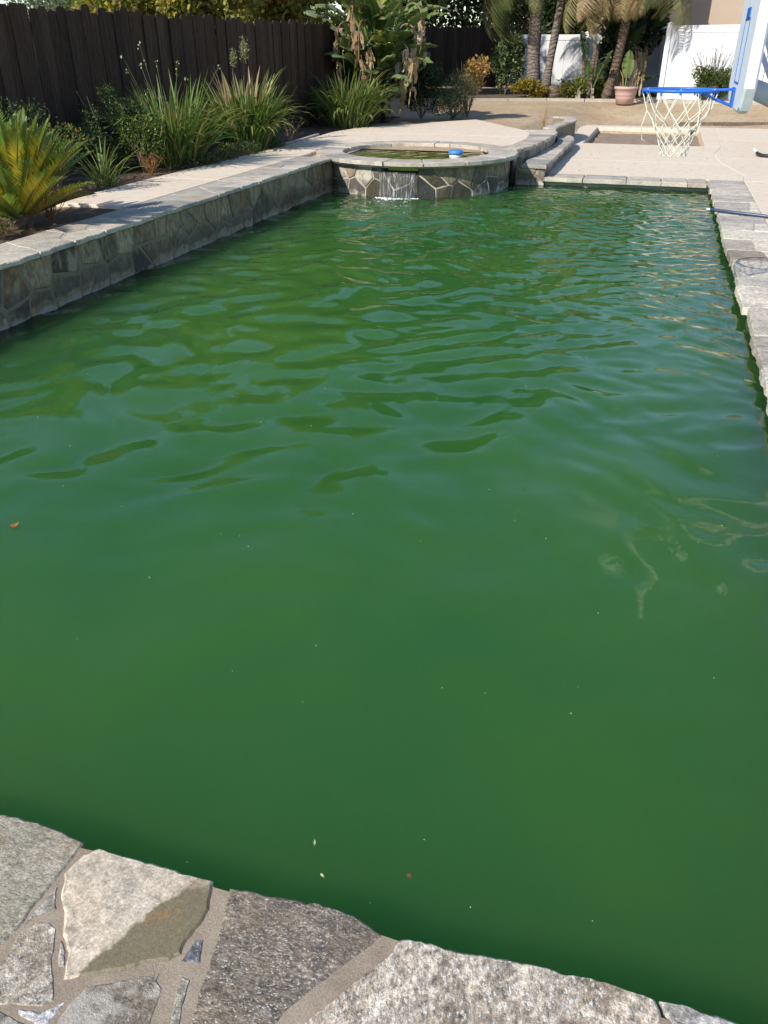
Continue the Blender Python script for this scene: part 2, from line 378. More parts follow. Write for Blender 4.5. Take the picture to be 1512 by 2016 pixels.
# dark soil of the left planting bed, a low mounded sheet
def soil_sheet(name, x0, x1, y0, y1, z, seed, st=0.15, mat='soil', amp=0.02, edge=None):
    g = MB(); nx = int((x1-x0)/st)+1; ny = int((y1-y0)/st)+1; v = []; f = []
    for j in range(ny):
        for i in range(nx):
            x = x0+(x1-x0)*i/(nx-1); y = y0+(y1-y0)*j/(ny-1)
            if edge: x = min(x, edge(y)) if i == nx-1 else x
            v.append((x, y, z + amp*(mnoise.noise(Vector((x*3, y*3, seed))) + 0.5*mnoise.noise(Vector((x*9, y*9, seed))))))
    f = [(j*nx+i, j*nx+i+1, (j+1)*nx+i+1, (j+1)*nx+i) for j in range(ny-1) for i in range(nx-1)]
    return struct(g.add(v, f).build(name, M[mat], smooth=True))
soil_sheet('bed_soil_left', -7.4, -4.42, 2.0, 6.7, 0.40, 1)
soil_sheet('bed_soil_fence', -8.6, -5.16, 6.5, 18.2, 0.415, 2)
soil_sheet('bed_soil_back', -9.5, 3.5, 25.1, 31.0, 0.44, 3, 0.25, 'soil', 0.03)
soil_sheet('pit_soil', -1.27, 0.82, 16.93, 20.57, 0.0, 4, 0.09, 'pit_dirt', 0.03)

# pool shell and the water in it
PX0, PX1, PY0, PY1 = -3.99, 0.79, 0.90, 12.07
sh = MB()
sh.box((PX0-0.03, PY0-0.04, -1.5), (PX0-0.005, PY1+0.05, 0.03)); sh.box((PX1+0.005, PY0-0.04, -1.5), (PX1+0.03, PY1+0.05, 0.075))
sh.box((PX0-0.004, PY0-0.03, -1.5), (PX1+0.004, PY0-0.005, 0.075)); sh.box((PX0-0.004, PY1+0.005, -1.5), (PX1+0.004, PY1+0.03, 0.072))
sh.box((PX0-0.03, PY0-0.04, -1.56), (PX1+0.03, PY1+0.05, -1.502))
struct(sh.build('pool_shell', M['tile']))
nr = np.random.default_rng(11)
def waves(X, Y):
    wx = X + 0.10*np.sin(1.9*Y + 0.7*X + 1) + 0.06*np.sin(4.1*Y - 2.3*X); wy = Y + 0.10*np.sin(2.3*X - 0.6*Y + 2) + 0.05*np.sin(5.0*X + 1.7*Y)
    H = np.zeros_like(X)
    env_l = 0.023 - 0.012*sm(-1.0, 0.3, X) + 0.048*sm(1.5, 2.9, Y)*(1 - 0.4*sm(-1.5, 0.3, X))
    env_s = 0.0015 + 0.034*sm(2.4, 5.0, Y)*(0.45 + 0.55*sm(-2.5, 0.2, X)) + 0.04*sm(5.5, 9.0, Y)
    for lo, hi, n, env in ((0.30, 0.75, 22, env_l), (0.09, 0.22, 30, env_s)):
        for k in range(n):
            lam = lo * (hi/lo) ** nr.random(); th = nr.normal(math.pi/2 + 0.25, 1.15); kk = 2*math.pi/lam
            ph = nr.random()*6.28; s = 1/math.sqrt(n/2)
            H += env*s/kk*np.sin(kk*(wx*math.cos(th)+wy*math.sin(th)) + ph)
    env_m = 0.008 + 0.048*sm(1.7, 3.2, Y)
    for k in range(26):
        lam = 0.16*(0.36/0.16)**nr.random(); th = nr.normal(math.pi/2 + 0.15, 1.1); kk = 2*math.pi/lam
        gate = 0.5 + 0.5*np.sin(X*nr.uniform(-2, 2) + Y*nr.uniform(0.6, 2.2) + nr.random()*6.28)
        H += env_m*gate/3.2/kk*np.sin(kk*(wx*math.cos(th)+wy*math.sin(th)) + nr.random()*6.28)
    r = np.hypot(X+2.95, Y-10.1)
    H += 0.035*np.exp(-r/1.3)/(2*math.pi/0.24)*np.sin(2*math.pi*r/0.24 + 1.5*np.sin(3*np.arctan2(Y-10.1, X+2.95)))
    return H
nx, ny = 330, 780
gx = np.linspace(PX0, PX1, nx); gy = np.linspace(PY0, PY1, ny)
X, Y = np.meshgrid(gx, gy); Z = waves(X, Y)
wm = MB(); Vw = np.stack([X, Y, Z], -1).reshape(-1, 3)
I = np.arange(nx*ny).reshape(ny, nx)
Fq = np.stack([I[:-1, :-1], I[:-1, 1:], I[1:, 1:], I[1:, :-1]], -1).reshape(-1, 4).tolist()
nb = nx*ny; Vb = [(PX0, PY0, -1.45), (PX1, PY0, -1.45), (PX1, PY1, -1.45), (PX0, PY1, -1.45)]
Fq.append((nb+3, nb+2, nb+1, nb))
Fq.append((nb, nb+1) + tuple(int(q) for q in I[0, ::-1])); Fq.append((nb+1, nb+2) + tuple(int(q) for q in I[::-1, -1]))
Fq.append((nb+2, nb+3) + tuple(int(q) for q in I[-1, :])); Fq.append((nb+3, nb) + tuple(int(q) for q in I[:, 0]))
wm.add(np.vstack([Vw, Vb]), Fq)
struct(wm.build('pool_water', M['water'], smooth=True)).location.z = 0.02

def slab_set(root_name, polys, z0, z1, gap=0.007):
    root = struct(link(bpy.data.objects.new(root_name, None))); OFF[root] = Vector((0, 0, 0))
    for poly in polys:
        if area(poly) < 0: poly = poly[::-1]
        m_ = MB(); n = len(poly); cx = sum(p[0] for p in poly)/n; cy = sum(p[1] for p in poly)/n
        v = [(p[0], p[1], z0) for p in poly] + [(p[0], p[1], z1-0.006) for p in poly]
        ins = []
        for i in range(n):
            a, b, c = poly[i-1], poly[i], poly[(i+1) % n]
            d1 = Vector((b[0]-a[0], b[1]-a[1])).normalized(); d2 = Vector((c[0]-b[0], c[1]-b[1])).normalized()
            nn = Vector((-d1.y-d2.y, d1.x+d2.x)); nn = nn.normalized()*0.008 if nn.length > 1e-4 else Vector((0, 0))
            ins.append((b[0]+nn.x, b[1]+nn.y, z1))
        v += ins
        f = [(k*n+i, k*n+(i+1) % n, (k+1)*n+(i+1) % n, (k+1)*n+i) for k in range(2) for i in range(n)] + [tuple(range(2*n, 3*n))]
        m_.add(v, f).build('slab', M['concrete'], root)
    return root
def clipband(poly, axis, lo, hi):
    n = (1, 0) if axis == 0 else (0, 1)
    p = clip_half(poly, (hi, hi), n); return clip_half(p, (lo, lo), (-n[0], -n[1]))
# lower deck: slabs round a sunken planting pit
JOINT = [(1.19, 12.42), (1.235, 13.0), (1.13, 13.7), (1.0, 14.4), (0.94, 15.2), (0.96, 15.7), (1.08, 16.6), (1.13, 17.0), (1.16, 19), (1.2, 21.15)]
g = 0.004
def jx(y): return float(np.interp(y, [p[1] for p in JOINT], [p[0] for p in JOINT]))
def jl(y0, y1, d): return [(jx(y0)+d, y0)] + [(p[0]+d, p[1]) for p in JOINT if y0 < p[1] < y1] + [(jx(y1)+d, y1)]
lower = []
for y0, y1 in ((12.42, 14.25), (14.25, 16.9)):
    lower.append([(-1.75, y0+g)] + jl(y0+g, y1-g, -g) + [(-1.75, y1-g)])
lower.append([(0.85, 16.9+g)] + jl(16.9+g, 20.6-g, -g) + [(0.85, 20.6-g)])
lower.append([(-2.1, 16.9+g), (-1.3, 16.9+g), (-1.3, 20.6-g), (-2.1, 20.6-g)])
lower.append([(-2.1, 20.6+g), (jx(20.6)-g, 20.6+g), (jx(21.15)-g, 21.15), (-0.8, 21.12), (-2.1, 21.0)])
for y0, y1 in ((-6, -3), (-3, 0.3), (0.3, 3.4), (3.4, 6.5), (6.5, 9.6), (9.6, 12.42)):
    lower.append([(1.195, y0+g), (4.4, y0+g), (4.4, y1-g), (1.195, y1-g)]); lower.append([(4.4+g, y0+g), (9, y0+g), (9, y1-g), (4.4+g, y1-g)])
for y0, y1 in ((12.42, 15.1), (15.1, 18.2), (18.2, 21.15)):
    r_ = jl(y0+g, y1-g, g); lower.append([(4.4, y0+g), (4.4, y1-g)] + r_[::-1]); lower.append([(4.4+g, y0+g), (9, y0+g), (9, y1-g), (4.4+g, y1-g)])
for x0, x1 in ((-4, -1.2), (-1.2, 1.19)): lower.append([(x0, -6), (x1-g, -6), (x1-g, -0.62), (x0, -0.62)])
slab_set('lower_deck', lower, 0.0, 0.12)
sb = MB()
sb.box((-1.7, 12.40, 0.005), (8.9, 16.89, 0.113)); sb.box((1.19, -5.9, 0.005), (8.9, 12.399, 0.113)); sb.box((0.86, 16.891, 0.005), (8.9, 21.1, 0.113)); sb.box((-2.05, 16.891, 0.005), (-1.31, 20.98, 0.113)); sb.box((-1.309, 20.61, 0.005), (0.859, 21.1, 0.113))
struct(sb.build('deck_seam_bed', M['concrete_seam']))
# upper deck behind the raised wall
EDGE = [(-5.15, 6.6), (-5.16, 9.0), (-5.12, 11.0), (-5.14, 12.6), (-5.22, 14.0), (-5.1, 14.9), (-4.75, 15.6), (-4.4, 16.0), (-3.9, 16.9), (-3.45, 17.5), (-3.0, 16.75), (-2.6, 16.05), (-2.14, 15.3)]
def upper_poly(): return [(-4.405, 6.6), (-4.405, 11.0)] + [(-3.1+1.37*math.cos(a), 11.65+1.37*math.sin(a)) for a in np.linspace(math.pi*1.02, math.pi*0.24, 14)] + [(-1.99, 12.9), (-1.93, 13.9), (-2.0, 14.7)] + EDGE[::-1]
up = []
for y0, y1 in ((6.6, 8.35), (8.35, 11.3), (11.3, 14.15), (14.15, 17.6)):
    p = clipband(upper_poly(), 1, y0+g, y1-g)
    up.append(p)
slab_set('upper_deck', up, 0.30, 0.432)
sb = MB(); sb.box((-5.1, 6.62, 0.30), (-4.42, 14.0, 0.424)); sb.box((-4.41, 13.1, 0.30), (-2.1, 15.2, 0.424))
struct(sb.build('deck_seam_bed', M['concrete_seam']))

# ------------------------------------------------------------------ stone walls, spa, copings
rng = random.Random(21)
def stones(cells, frame, thick, bevel, mat, parent, name, step=0.1, amp=0.006, jr=0.004, tilt=0.02):
    for poly in cells:
        p = rough_poly(poly, step, amp, rng)
        if len(p) < 3: continue
        mt = mat(poly) if callable(mat) else mat
        stone_mb(p, frame, thick, bevel, rng.uniform(0, jr), (rng.uniform(-tilt, tilt), rng.uniform(-tilt, tilt))).build(name, mt, parent)
ZT = 0.432
wall = thing('pool_wall', 'long raised pool wall of dark irregular stone with pale flagstone cap, in shade', 'wall', (-4.2, 7, 0))
MB().box((-4.40, 0.3, -0.6), (-3.9885, 10.98, 0.393)).build('wall_core', M['mortar_wall'], wall)
stones(voronoi(2.6, 10.72, 0.0, 0.388, 0.25, 0.185, 0.02, rng), lambda u, v, h: (-3.985+h, u, v-0.0), 0.02, 0.007, M['veneer'], wall, 'stone', 0.12, 0.008, 0.006, 0.03)
cells = voronoi(2.6, 10.62, -4.40, -3.945, 0.40, 0.30, 0.010, rng, 0.38)
stones([[(b, a) for a, b in c] for c in cells], ground_frame(ZT-0.006), 0.028, 0.006, M['coping'], wall, 'coping_stone', 0.10, 0.018, 0.006, 0.008)
MB().box((-4.40, 0.3, 0.394), (-3.965, 10.66, ZT-0.0045)).build('mortar_bed', M['mortar_pale'], wall)
# spa
SX, SY = -3.1, 11.65
spa = thing('spa', 'round raised stone spa at the far end of the pool with a spillway', 'spa', (SX, SY, 0))
RW, RI = 1.262, 1.06
A0, A1 = math.radians(176), math.radians(372)
def ring(r0, r1, z0, z1, a0, a1, n=72):
    v = []; f = []
    full = abs(a1-a0) > 6.2
    for k in range(n + (0 if full else 1)):
        a = a0+(a1-a0)*k/n; ca, sa = math.cos(a), math.sin(a)
        v += [(SX+r0*ca, SY+r0*sa, z0), (SX+r1*ca, SY+r1*sa, z0), (SX+r1*ca, SY+r1*sa, z1), (SX+r0*ca, SY+r0*sa, z1)]
    m = len(v)//4
    for k in range(m if full else m-1):
        a, b = 4*k, 4*((k+1) % m)
        f += [(a+1, b+1, b+2, a+2), (a+3, a+2, b+2, b+3), (a, a+3, b+3, b), (a, b, b+1, a+1)]
    if not full: f += [(0, 1, 2, 3), (4*m-4, 4*m-1, 4*m-2, 4*m-3)]
    return MB().add(v, f)
W0, W1 = math.radians(263.5), math.radians(286.0)           # spillway opening
ring(RI, RW-0.005, -0.6, 0.372, W1, W0+2*math.pi, 72).build('spa_core', M['mortar_spa'], spa, True)
ring(RI, RW-0.005, -0.6, 0.300, W0, W1, 12).build('spillway_core', M['veneer_wet'], spa, True)
ring(RI, RW-0.03, 0.300, 0.312, W0, W1, 12).build('spillway_lip', M['tile'], spa, True)
def spa_frame(u, v, h): a = u / RW; return (SX+(RW+h)*math.cos(a), SY+(RW+h)*math.sin(a), v)
def spa_mat(poly):
    a = math.degrees(sum(p[0] for p in poly)/len(poly)/RW)
    if 259 < a < 294: return M['veneer_wet']
    return M['veneer_spa'] if a < 294 or rng.random() < 0.45 else (M['veneer_wet'] if rng.random() < 0.45 else M['veneer'])
for a, b, zt in ((A0, W0, 0.37), (W0, W1, 0.298), (W1, A1, 0.37)):
    stones(voronoi(a*RW, b*RW, 0.0, zt, 0.225, 0.18, 0.016, rng, 0.40), spa_frame, 0.02, 0.007, spa_mat, spa, 'stone', 0.1, 0.008, 0.009, 0.04)
# spa coping ring (flagstones)
RC0, RC1 = 1.0, 1.37
def cop_frame(u, v, h): return (SX+v*math.cos(u), SY+v*math.sin(u), ZT+0.006+h)
n = 15; angs_ = [2*math.pi*(k+rng.uniform(-0.28, 0.28))/n for k in range(n)]; angs_.append(angs_[0]+2*math.pi)
for k in range(n):
    a0 = angs_[k]; da = angs_[k+1]-angs_[k]
    jit = lambda: rng.uniform(-0.012, 0.012)
    gap = 0.006
    poly = [(a0+gap, RC0+jit()), (a0+da*0.33, RC0+jit()), (a0+da*0.66, RC0+jit()), (a0+da-gap, RC0+jit()), (a0+da-gap, RC1+jit()), (a0+da*0.66, RC1+jit()), (a0+da*0.33, RC1+jit()), (a0+gap, RC1+jit())]
    stone_mb(poly[::-1] if area(poly) < 0 else poly, cop_frame, 0.042, 0.005, rng.uniform(0, 0.006)).build('coping_stone', M['coping'], spa)
ring(RI, RC1-0.03, 0.373, ZT-0.001, 0, 2*math.pi, 72).build('coping_mortar', M['mortar_pale'], spa, True)
ring(0.98, RI-0.001, -0.6, 0.385, W1, W0+2*math.pi, 72).build('spa_liner', M['tile'], spa, True); ring(0.98, RI-0.001, -0.6, 0.30, W0, W1, 12).build('spillway_sill', M['tile'], spa, True)
sw = MB(); nr2 = 26; seg = 72; v = [(SX, SY, 0.388)]
for i in range(1, nr2+1):
    for k in range(seg):
        a = 2*math.pi*k/seg; r = 0.978*i/nr2; x, y = SX+r*math.cos(a), SY+r*math.sin(a)
        v.append((x, y, 0.388 + 0.0035*math.sin(9*x+5*y) * math.cos(7*y-4*x) + 0.0018*math.sin(23*x-11*y)))
f = [(0, 1+k, 1+(k+1) % seg) for k in range(seg)] + [(1+(i-1)*seg+k, 1+i*seg+k, 1+i*seg+(k+1) % seg, 1+(i-1)*seg+(k+1) % seg) for i in range(1, nr2) for k in range(seg)]
nv = len(v); v += [(SX+0.978*math.cos(2*math.pi*k/seg), SY+0.978*math.sin(2*math.pi*k/seg), -0.3) for k in range(seg)]
f += [(1+(nr2-1)*seg+k, nv+k, nv+(k+1) % seg, 1+(nr2-1)*seg+(k+1) % seg) for k in range(seg)] + [tuple(nv+k for k in range(seg-1, -1, -1))]
struct(sw.add(v, f).build('spa_water', M['spa_water'], smooth=True))
# raised coping band that leaves the spa and follows the upper deck to the back
band = thing('curved_coping', 'curved flagstone edge running from the spa towards the dirt yard', 'coping', (-1.8, 13.5, 0))
OUT = [(-1.83, 12.22), (-1.70, 12.8), (-1.64, 13.4), (-1.60, 14.0), (-1.585, 14.6), (-1.60, 15.1), (-1.68, 15.55)]
INN = [(-2.10, 12.62), (-2.0, 12.9), (-1.95, 13.4), (-1.94, 13.9), (-2.0, 14.6), (-2.1, 15.15), (-2.2, 15.45)]
for i in range(len(OUT)-1):
    a, b, c, d = OUT[i], OUT[i+1], INN[i+1], INN[i]
    s1 = rng.uniform(0.35, 0.65)
    for t0, t1 in ((0, s1), (s1, 1)):
        L = lambda p, q, t: (p[0]+(q[0]-p[0])*t, p[1]+(q[1]-p[1])*t)
        e = 0.02
        poly = [L(a, b, t0+e), L(a, b, t1-e), L(d, c, t1-e), L(d, c, t0+e)]
        stone_mb(rough_poly(poly, 0.09, 0.016, rng), ground_frame(ZT), 0.045, 0.006, rng.uniform(0, 0.006)).build('coping_stone', M['coping'], band)
ins = [(p[0]-0.035, p[1]) for p in OUT]
MB().prism(ins + INN[::-1], 0.05, 0.388).build('wall_core', M['mortar_wall'], band)
MB().prism([(p[0]-0.01, p[1]) for p in ins] + INN[::-1], 0.3885, ZT-0.006).build('mortar_bed', M['mortar_pale'], band)
for i in range(len(ins)-1):
    a, b = Vector(ins[i]), Vector(ins[i+1]); d = (b-a).normalized(); nn = Vector((d.y, -d.x)); L = (b-a).length
    for c in voronoi(0.003, L-0.003, 0.13, 0.385, 0.11, 0.26, 0.010, rng, 0.25):
        stone_mb(rough_poly(c, 0.1, 0.004, rng), lambda u, v, h, a=a, d=d, nn=nn: (a.x+d.x*u+nn.x*h, a.y+d.y*u+nn.y*h, v), 0.012, 0.004, 0.008).build('facing_stone', M['veneer_spa'], band)
# lower step beside the spa
step = thing('stone_step', 'single low flagstone step with rounded far end beside the curved coping', 'step', (-1.5, 14, 0))
so = [(-1.37, 11.92), (-1.36, 12.6), (-1.37, 13.4), (-1.37, 14.2), (-1.36, 15.0), (-1.36, 15.6), (-1.40, 16.05), (-1.50, 16.4)]
si = [(-1.71, 11.95), (-1.70, 12.7), (-1.655, 13.4), (-1.615, 14.2), (-1.60, 15.0), (-1.635, 15.6), (-1.70, 16.15), (-1.70, 16.55)]
for i in range(len(so)-1):
    e = 0.012; L = lambda p, q, t: (p[0]+(q[0]-p[0])*t, p[1]+(q[1]-p[1])*t)
    poly = [L(so[i], so[i+1], e), L(so[i], so[i+1], 1-e), L(si[i], si[i+1], 1-e), L(si[i], si[i+1], e)]
    stone_mb(rough_poly(poly, 0.09, 0.014, rng), ground_frame(0.28), 0.045, 0.006, rng.uniform(0, 0.005)).build('tread_stone', M['coping'], step)
sc_ = [(p[0]-0.03, p[1]) for p in so]; sc_[0] = (-1.40, 11.985)
MB().prism(sc_ + [(si[-1][0], si[-1][1]-0.02)] + si[-2:0:-1] + [(-1.71, 11.985)], -0.4, 0.236).build('step_core', M['mortar_wall'], step)
for i in range(len(sc_)-1):
    a, b = Vector(sc_[i]), Vector(sc_[i+1]); d = (b-a).normalized(); nn = Vector((d.y, -d.x)); L = (b-a).length
    for c in voronoi(0.003, L-0.003, 0.125, 0.234, 0.12, 0.26, 0.010, rng, 0.25):
        stone_mb(rough_poly(c, 0.1, 0.004, rng), lambda u, v, h, a=a, d=d, nn=nn: (a.x+d.x*u+nn.x*h, a.y+d.y*u+nn.y*h, v), 0.012, 0.004, 0.008).build('facing_stone', M['veneer_spa'], step)
stones(voronoi(-1.76, -1.385, -0.02, 0.234, 0.17, 0.13, 0.014, rng), lambda u, v, h: (u, 11.98-h, v), 0.012, 0.006, M['veneer_spa'], step, 'stone', 0.09, 0.006, 0.01, 0.03)
MB().box((-1.78, 11.99, -0.4), (-1.711, 12.05, 0.36)).build('return_wall', M['mortar_wall'], step)
# curved low garden wall that holds back the dirt
gw = thing('garden_wall', 'short curved grey retaining wall end with stone cap at edge of dirt yard', 'wall', (-1.7, 17, 0))
co = [(-1.70, 15.6), (-1.68, 16.1), (-1.62, 16.6), (-1.55, 17.1), (-1.53, 17.55), (-1.58, 17.95), (-1.69, 18.25), (-1.84, 18.42), (-2.02, 18.45)]
def offs(pts, d):
    o = []
    for i in range(len(pts)):
        t = (Vector(pts[min(i+1, len(pts)-1)]) - Vector(pts[max(i-1, 0)])).normalized(); o.append((pts[i][0]-t.y*d, pts[i][1]+t.x*d))
    return o
ci = offs(co, 0.20)
for i in range(len(co)-1):
    MB().prism([co[i], co[i+1], ci[i+1], ci[i]], 0.02, 0.43).build('facing_stone', M['mortar_wall'], gw)
    a0 = offs(co, -0.02); 
    poly = [a0[i], a0[i+1], ci[i+1], ci[i]]
    stone_mb(rough_poly(poly, 0.12, 0.006, rng), ground_frame(0.462), 0.03, 0.005).build('cap_stone', M['coping_pale'], gw)
# far, right and near copings
cf = struct(link(bpy.data.objects.new('coping_far', None))); OFF[cf] = Vector((0, 0, 0))
u = -1.385
while u < 0.70:
    w = min(rng.uniform(0.3, 0.6), 0.72-u)
    if 0.72-u-w < 0.2: w = 0.72-u
    ym = rng.uniform(12.2, 12.26)
    for a, b in ((11.975, ym), (ym+0.008, 12.41)):
        stone_mb(rough_poly([(u, a), (u+w-0.01, a), (u+w-0.01, b), (u, b)], 0.10, 0.012, rng), ground_frame(0.124), 0.05, 0.006, rng.uniform(0, 0.004)).build('coping_stone', M['coping'], cf)
    u += w
MB().box((-1.38, 12.05, 0.0), (0.80, 12.415, 0.112)).build('mortar_bed', M['mortar_pale'], cf)
cr = struct(link(bpy.data.objects.new('coping_right', None))); OFF[cr] = Vector((0, 0, 0))
v0 = 0.97
while v0 < 12.40:
    h = min(rng.uniform(0.30, 0.66), 12.41-v0)
    if 12.41-v0-h < 0.18: h = 12.41-v0
    xe = 0.735 + rng.uniform(-0.012, 0.012); sk = rng.uniform(-0.05, 0.05)
    if rng.random() < 0.55:
        xm = rng.uniform(0.95, 1.08); cells = [[(xe, v0), (xm, v0), (xm+sk, v0+h-0.01), (xe+rng.uniform(-0.02, 0.02), v0+h-0.01)], [(xm+0.009, v0), (1.185, v0), (1.185, v0+h-0.01), (xm+sk+0.009, v0+h-0.01)]]
    else:
        cells = [[(xe, v0), (1.185, v0), (1.185, v0+h-0.01), (xe+rng.uniform(-0.02, 0.02), v0+h-0.01)]]
    for c in cells:
        stone_mb(rough_poly(c, 0.05 if v0 < 7.5 else 0.08, 0.009, rng), ground_frame(0.124), 0.055, 0.006, rng.uniform(0, 0.004), (rng.uniform(-0.01, 0.01), rng.uniform(-0.01, 0.01))).build('coping_stone', M['coping_pale'], cr)
    v0 += h
MB().box((0.775, 0.3, 0.0), (1.188, 12.415, 0.1215)).build('mortar_bed', M['mortar_pale'], cr)
FG = {
    'slate': [(-1.455, 0.955), (-1.301, 0.962), (-1.217, 0.962), (-1.201, 0.965), (-1.112, 0.968), (-1.036, 0.96), (-0.986, 0.951), (-0.985, 0.878), (-0.991, 0.776), (-0.989, 0.743), (-1.001, 0.699), (-1.045, 0.587), (-1.284, 0.574)],
    'tan': [(-0.967, 0.925), (-0.945, 0.949), (-0.874, 0.948), (-0.8, 0.949), (-0.719, 0.948), (-0.668, 0.95), (-0.656, 0.918), (-0.646, 0.889), (-0.647, 0.851), (-0.657, 0.815), (-0.653, 0.787), (-0.668, 0.77), (-0.701, 0.757), (-0.726, 0.739), (-0.755, 0.721), (-0.797, 0.7), (-0.84, 0.678), (-0.864, 0.726), (-0.898, 0.755), (-0.924, 0.797), (-0.949, 0.82), (-0.979, 0.873)],
    'mica_dark': [(-0.628, 0.946), (-0.581, 0.954), (-0.547, 0.952), (-0.517, 0.959), (-0.485, 0.963), (-0.46, 0.96), (-0.446, 0.968), (-0.398, 0.968), (-0.356, 0.964), (-0.321, 0.952), (-0.305, 0.944), (-0.289, 0.941), (-0.302, 0.917), (-0.32, 0.892), (-0.343, 0.858), (-0.367, 0.821), (-0.39, 0.785), (-0.412, 0.751), (-0.421, 0.725), (-0.45, 0.673), (-0.478, 0.609), (-0.548, 0.588), (-0.565, 0.638), (-0.574, 0.678), (-0.585, 0.722), (-0.592, 0.771), (-0.604, 0.841), (-0.618, 0.908)],
    'mica_pale': [(-0.261, 0.938), (-0.239, 0.948), (-0.195, 0.952), (-0.166, 0.95), (-0.105, 0.956), (-0.042, 0.965), (0.03, 0.971), (0.058, 0.967), (0.105, 0.974), (0.162, 0.973), (0.211, 0.971), (0.227, 0.967), (0.235, 0.953), (0.243, 0.928), (0.258, 0.873), (0.193, 0.802), (0.051, 0.741), (-0.127, 0.687), (-0.425, 0.619), (-0.401, 0.691), (-0.378, 0.738), (-0.37, 0.753), (-0.351, 0.78), (-0.328, 0.815), (-0.304, 0.855), (-0.284, 0.884), (-0.264, 0.917)],
    'end': [(0.236, 0.968), (0.278, 0.975), (0.305, 0.97), (0.347, 0.971), (0.373, 0.969), (0.439, 0.959), (0.469, 0.938), (0.409, 0.868), (0.276, 0.842), (0.26, 0.92)],
    'granite': [(-0.983, 0.74), (-0.97, 0.754), (-0.961, 0.768), (-0.94, 0.772), (-0.919, 0.766), (-0.896, 0.731), (-0.879, 0.701), (-0.85, 0.666), (-0.832, 0.639), (-0.847, 0.623), (-0.893, 0.612), (-0.922, 0.602), (-1.001, 0.576), (-1.02, 0.624), (-0.98, 0.673), (-0.978, 0.699)],
    'blue': [(-0.796, 0.679), (-0.77, 0.694), (-0.721, 0.719), (-0.672, 0.745), (-0.67, 0.731), (-0.652, 0.72), (-0.645, 0.693), (-0.638, 0.658), (-0.63, 0.622), (-0.698, 0.586), (-0.811, 0.575), (-0.809, 0.606), (-0.806, 0.641), (-0.797, 0.669)],
    'chip_dark': [(-0.647, 0.803), (-0.642, 0.825), (-0.626, 0.83), (-0.615, 0.809), (-0.606, 0.781), (-0.648, 0.773)],
    'chip_bar': [(-0.629, 0.752), (-0.613, 0.752), (-0.602, 0.712), (-0.59, 0.673), (-0.583, 0.645), (-0.606, 0.638), (-0.609, 0.667), (-0.626, 0.715)],
    'chip_pale': [(-0.975, 0.845), (-0.94, 0.799), (-0.958, 0.786), (-0.978, 0.765), (-0.985, 0.748), (-0.987, 0.781), (-0.98, 0.815)],
    'chip_pale2': [(-0.896, 0.745), (-0.869, 0.728), (-0.854, 0.698), (-0.865, 0.695), (-0.884, 0.72)],
    'chip_blue': [(-0.919, 0.598), (-0.887, 0.595), (-0.85, 0.59), (-0.834, 0.559), (-0.919, 0.533), (-0.976, 0.579)],
    'chip_white': [(-0.888, 0.606), (-0.843, 0.618), (-0.825, 0.633), (-0.81, 0.647), (-0.814, 0.622), (-0.815, 0.604), (-0.817, 0.579), (-0.847, 0.594), (-0.884, 0.6)],
}
def m_fg(name, c_lo, c_hi, speck, speck_amt, scale=60, rough=0.55, streak=(1, 1, 1), bstr=0.8, patch=None, spec=0.5, con=0.85, weather=((0.24, 0.175, 0.105), 0.7)):
    m, nt, out = newmat(name); v, _ = coords(nt, False, streak); v0, _ = coords(nt, False)
    n1 = noise(nt, v0, 7, 6, 0.65); n2 = noise(nt, v, scale, 5, 0.8); n3 = noise(nt, v, scale*2.4, 2, 0.6); n4 = noise(nt, v, scale*0.3, 4, 0.7)
    c = mixc(nt, ramp(nt, n1, [(0.34, 0), (0.66, 1)]), c_lo, c_hi)
    c = mixc(nt, con, c, ramp(nt, n2, [(0.34, (0.22,)*3), (0.5, (1,)*3), (0.64, (1.9,)*3)]), 'MULTIPLY')
    c = mixc(nt, 0.8, c, ramp(nt, n4, [(0.34, (0.5,)*3), (0.5, (1,)*3), (0.66, (1.45,)*3)]), 'MULTIPLY')
    c = mixc(nt, ramp(nt, n3, [(speck, 0), (speck+0.09, speck_amt)]), c, (0.80, 0.77, 0.70))  # pale mineral flecks; on mica they also paint sun glints into the colour
    nb_ = noise(nt, v0, 11, 5, 0.7); c = mixc(nt, ramp(nt, nb_, [(0.50, 0), (0.66, weather[1])]), c, mixc(nt, 0.6, weather[0], ramp(nt, n2, [(0.34, (0.4,)*3), (0.5, (1,)*3), (0.66, (1.6,)*3)]), 'MULTIPLY'))
    if patch: c = patch(nt, v0, c, n1, n2)
    vor = nd(nt, 'TexVoronoi', Vector=v, Scale=scale*2.2)
    ro = ramp(nt, vor.outputs['Color'], [(0.25, 0.28), (0.6, rough), (1, 0.9)])
    h = nd(nt, 'Math', _operation='ADD', i0=n2, i1=nd(nt, 'Math', _operation='MULTIPLY', i0=n1, i1=1.2).outputs[0])
    p = finish(nt, out, c, ro, h.outputs[0], bstr, 0.010, spec); return m
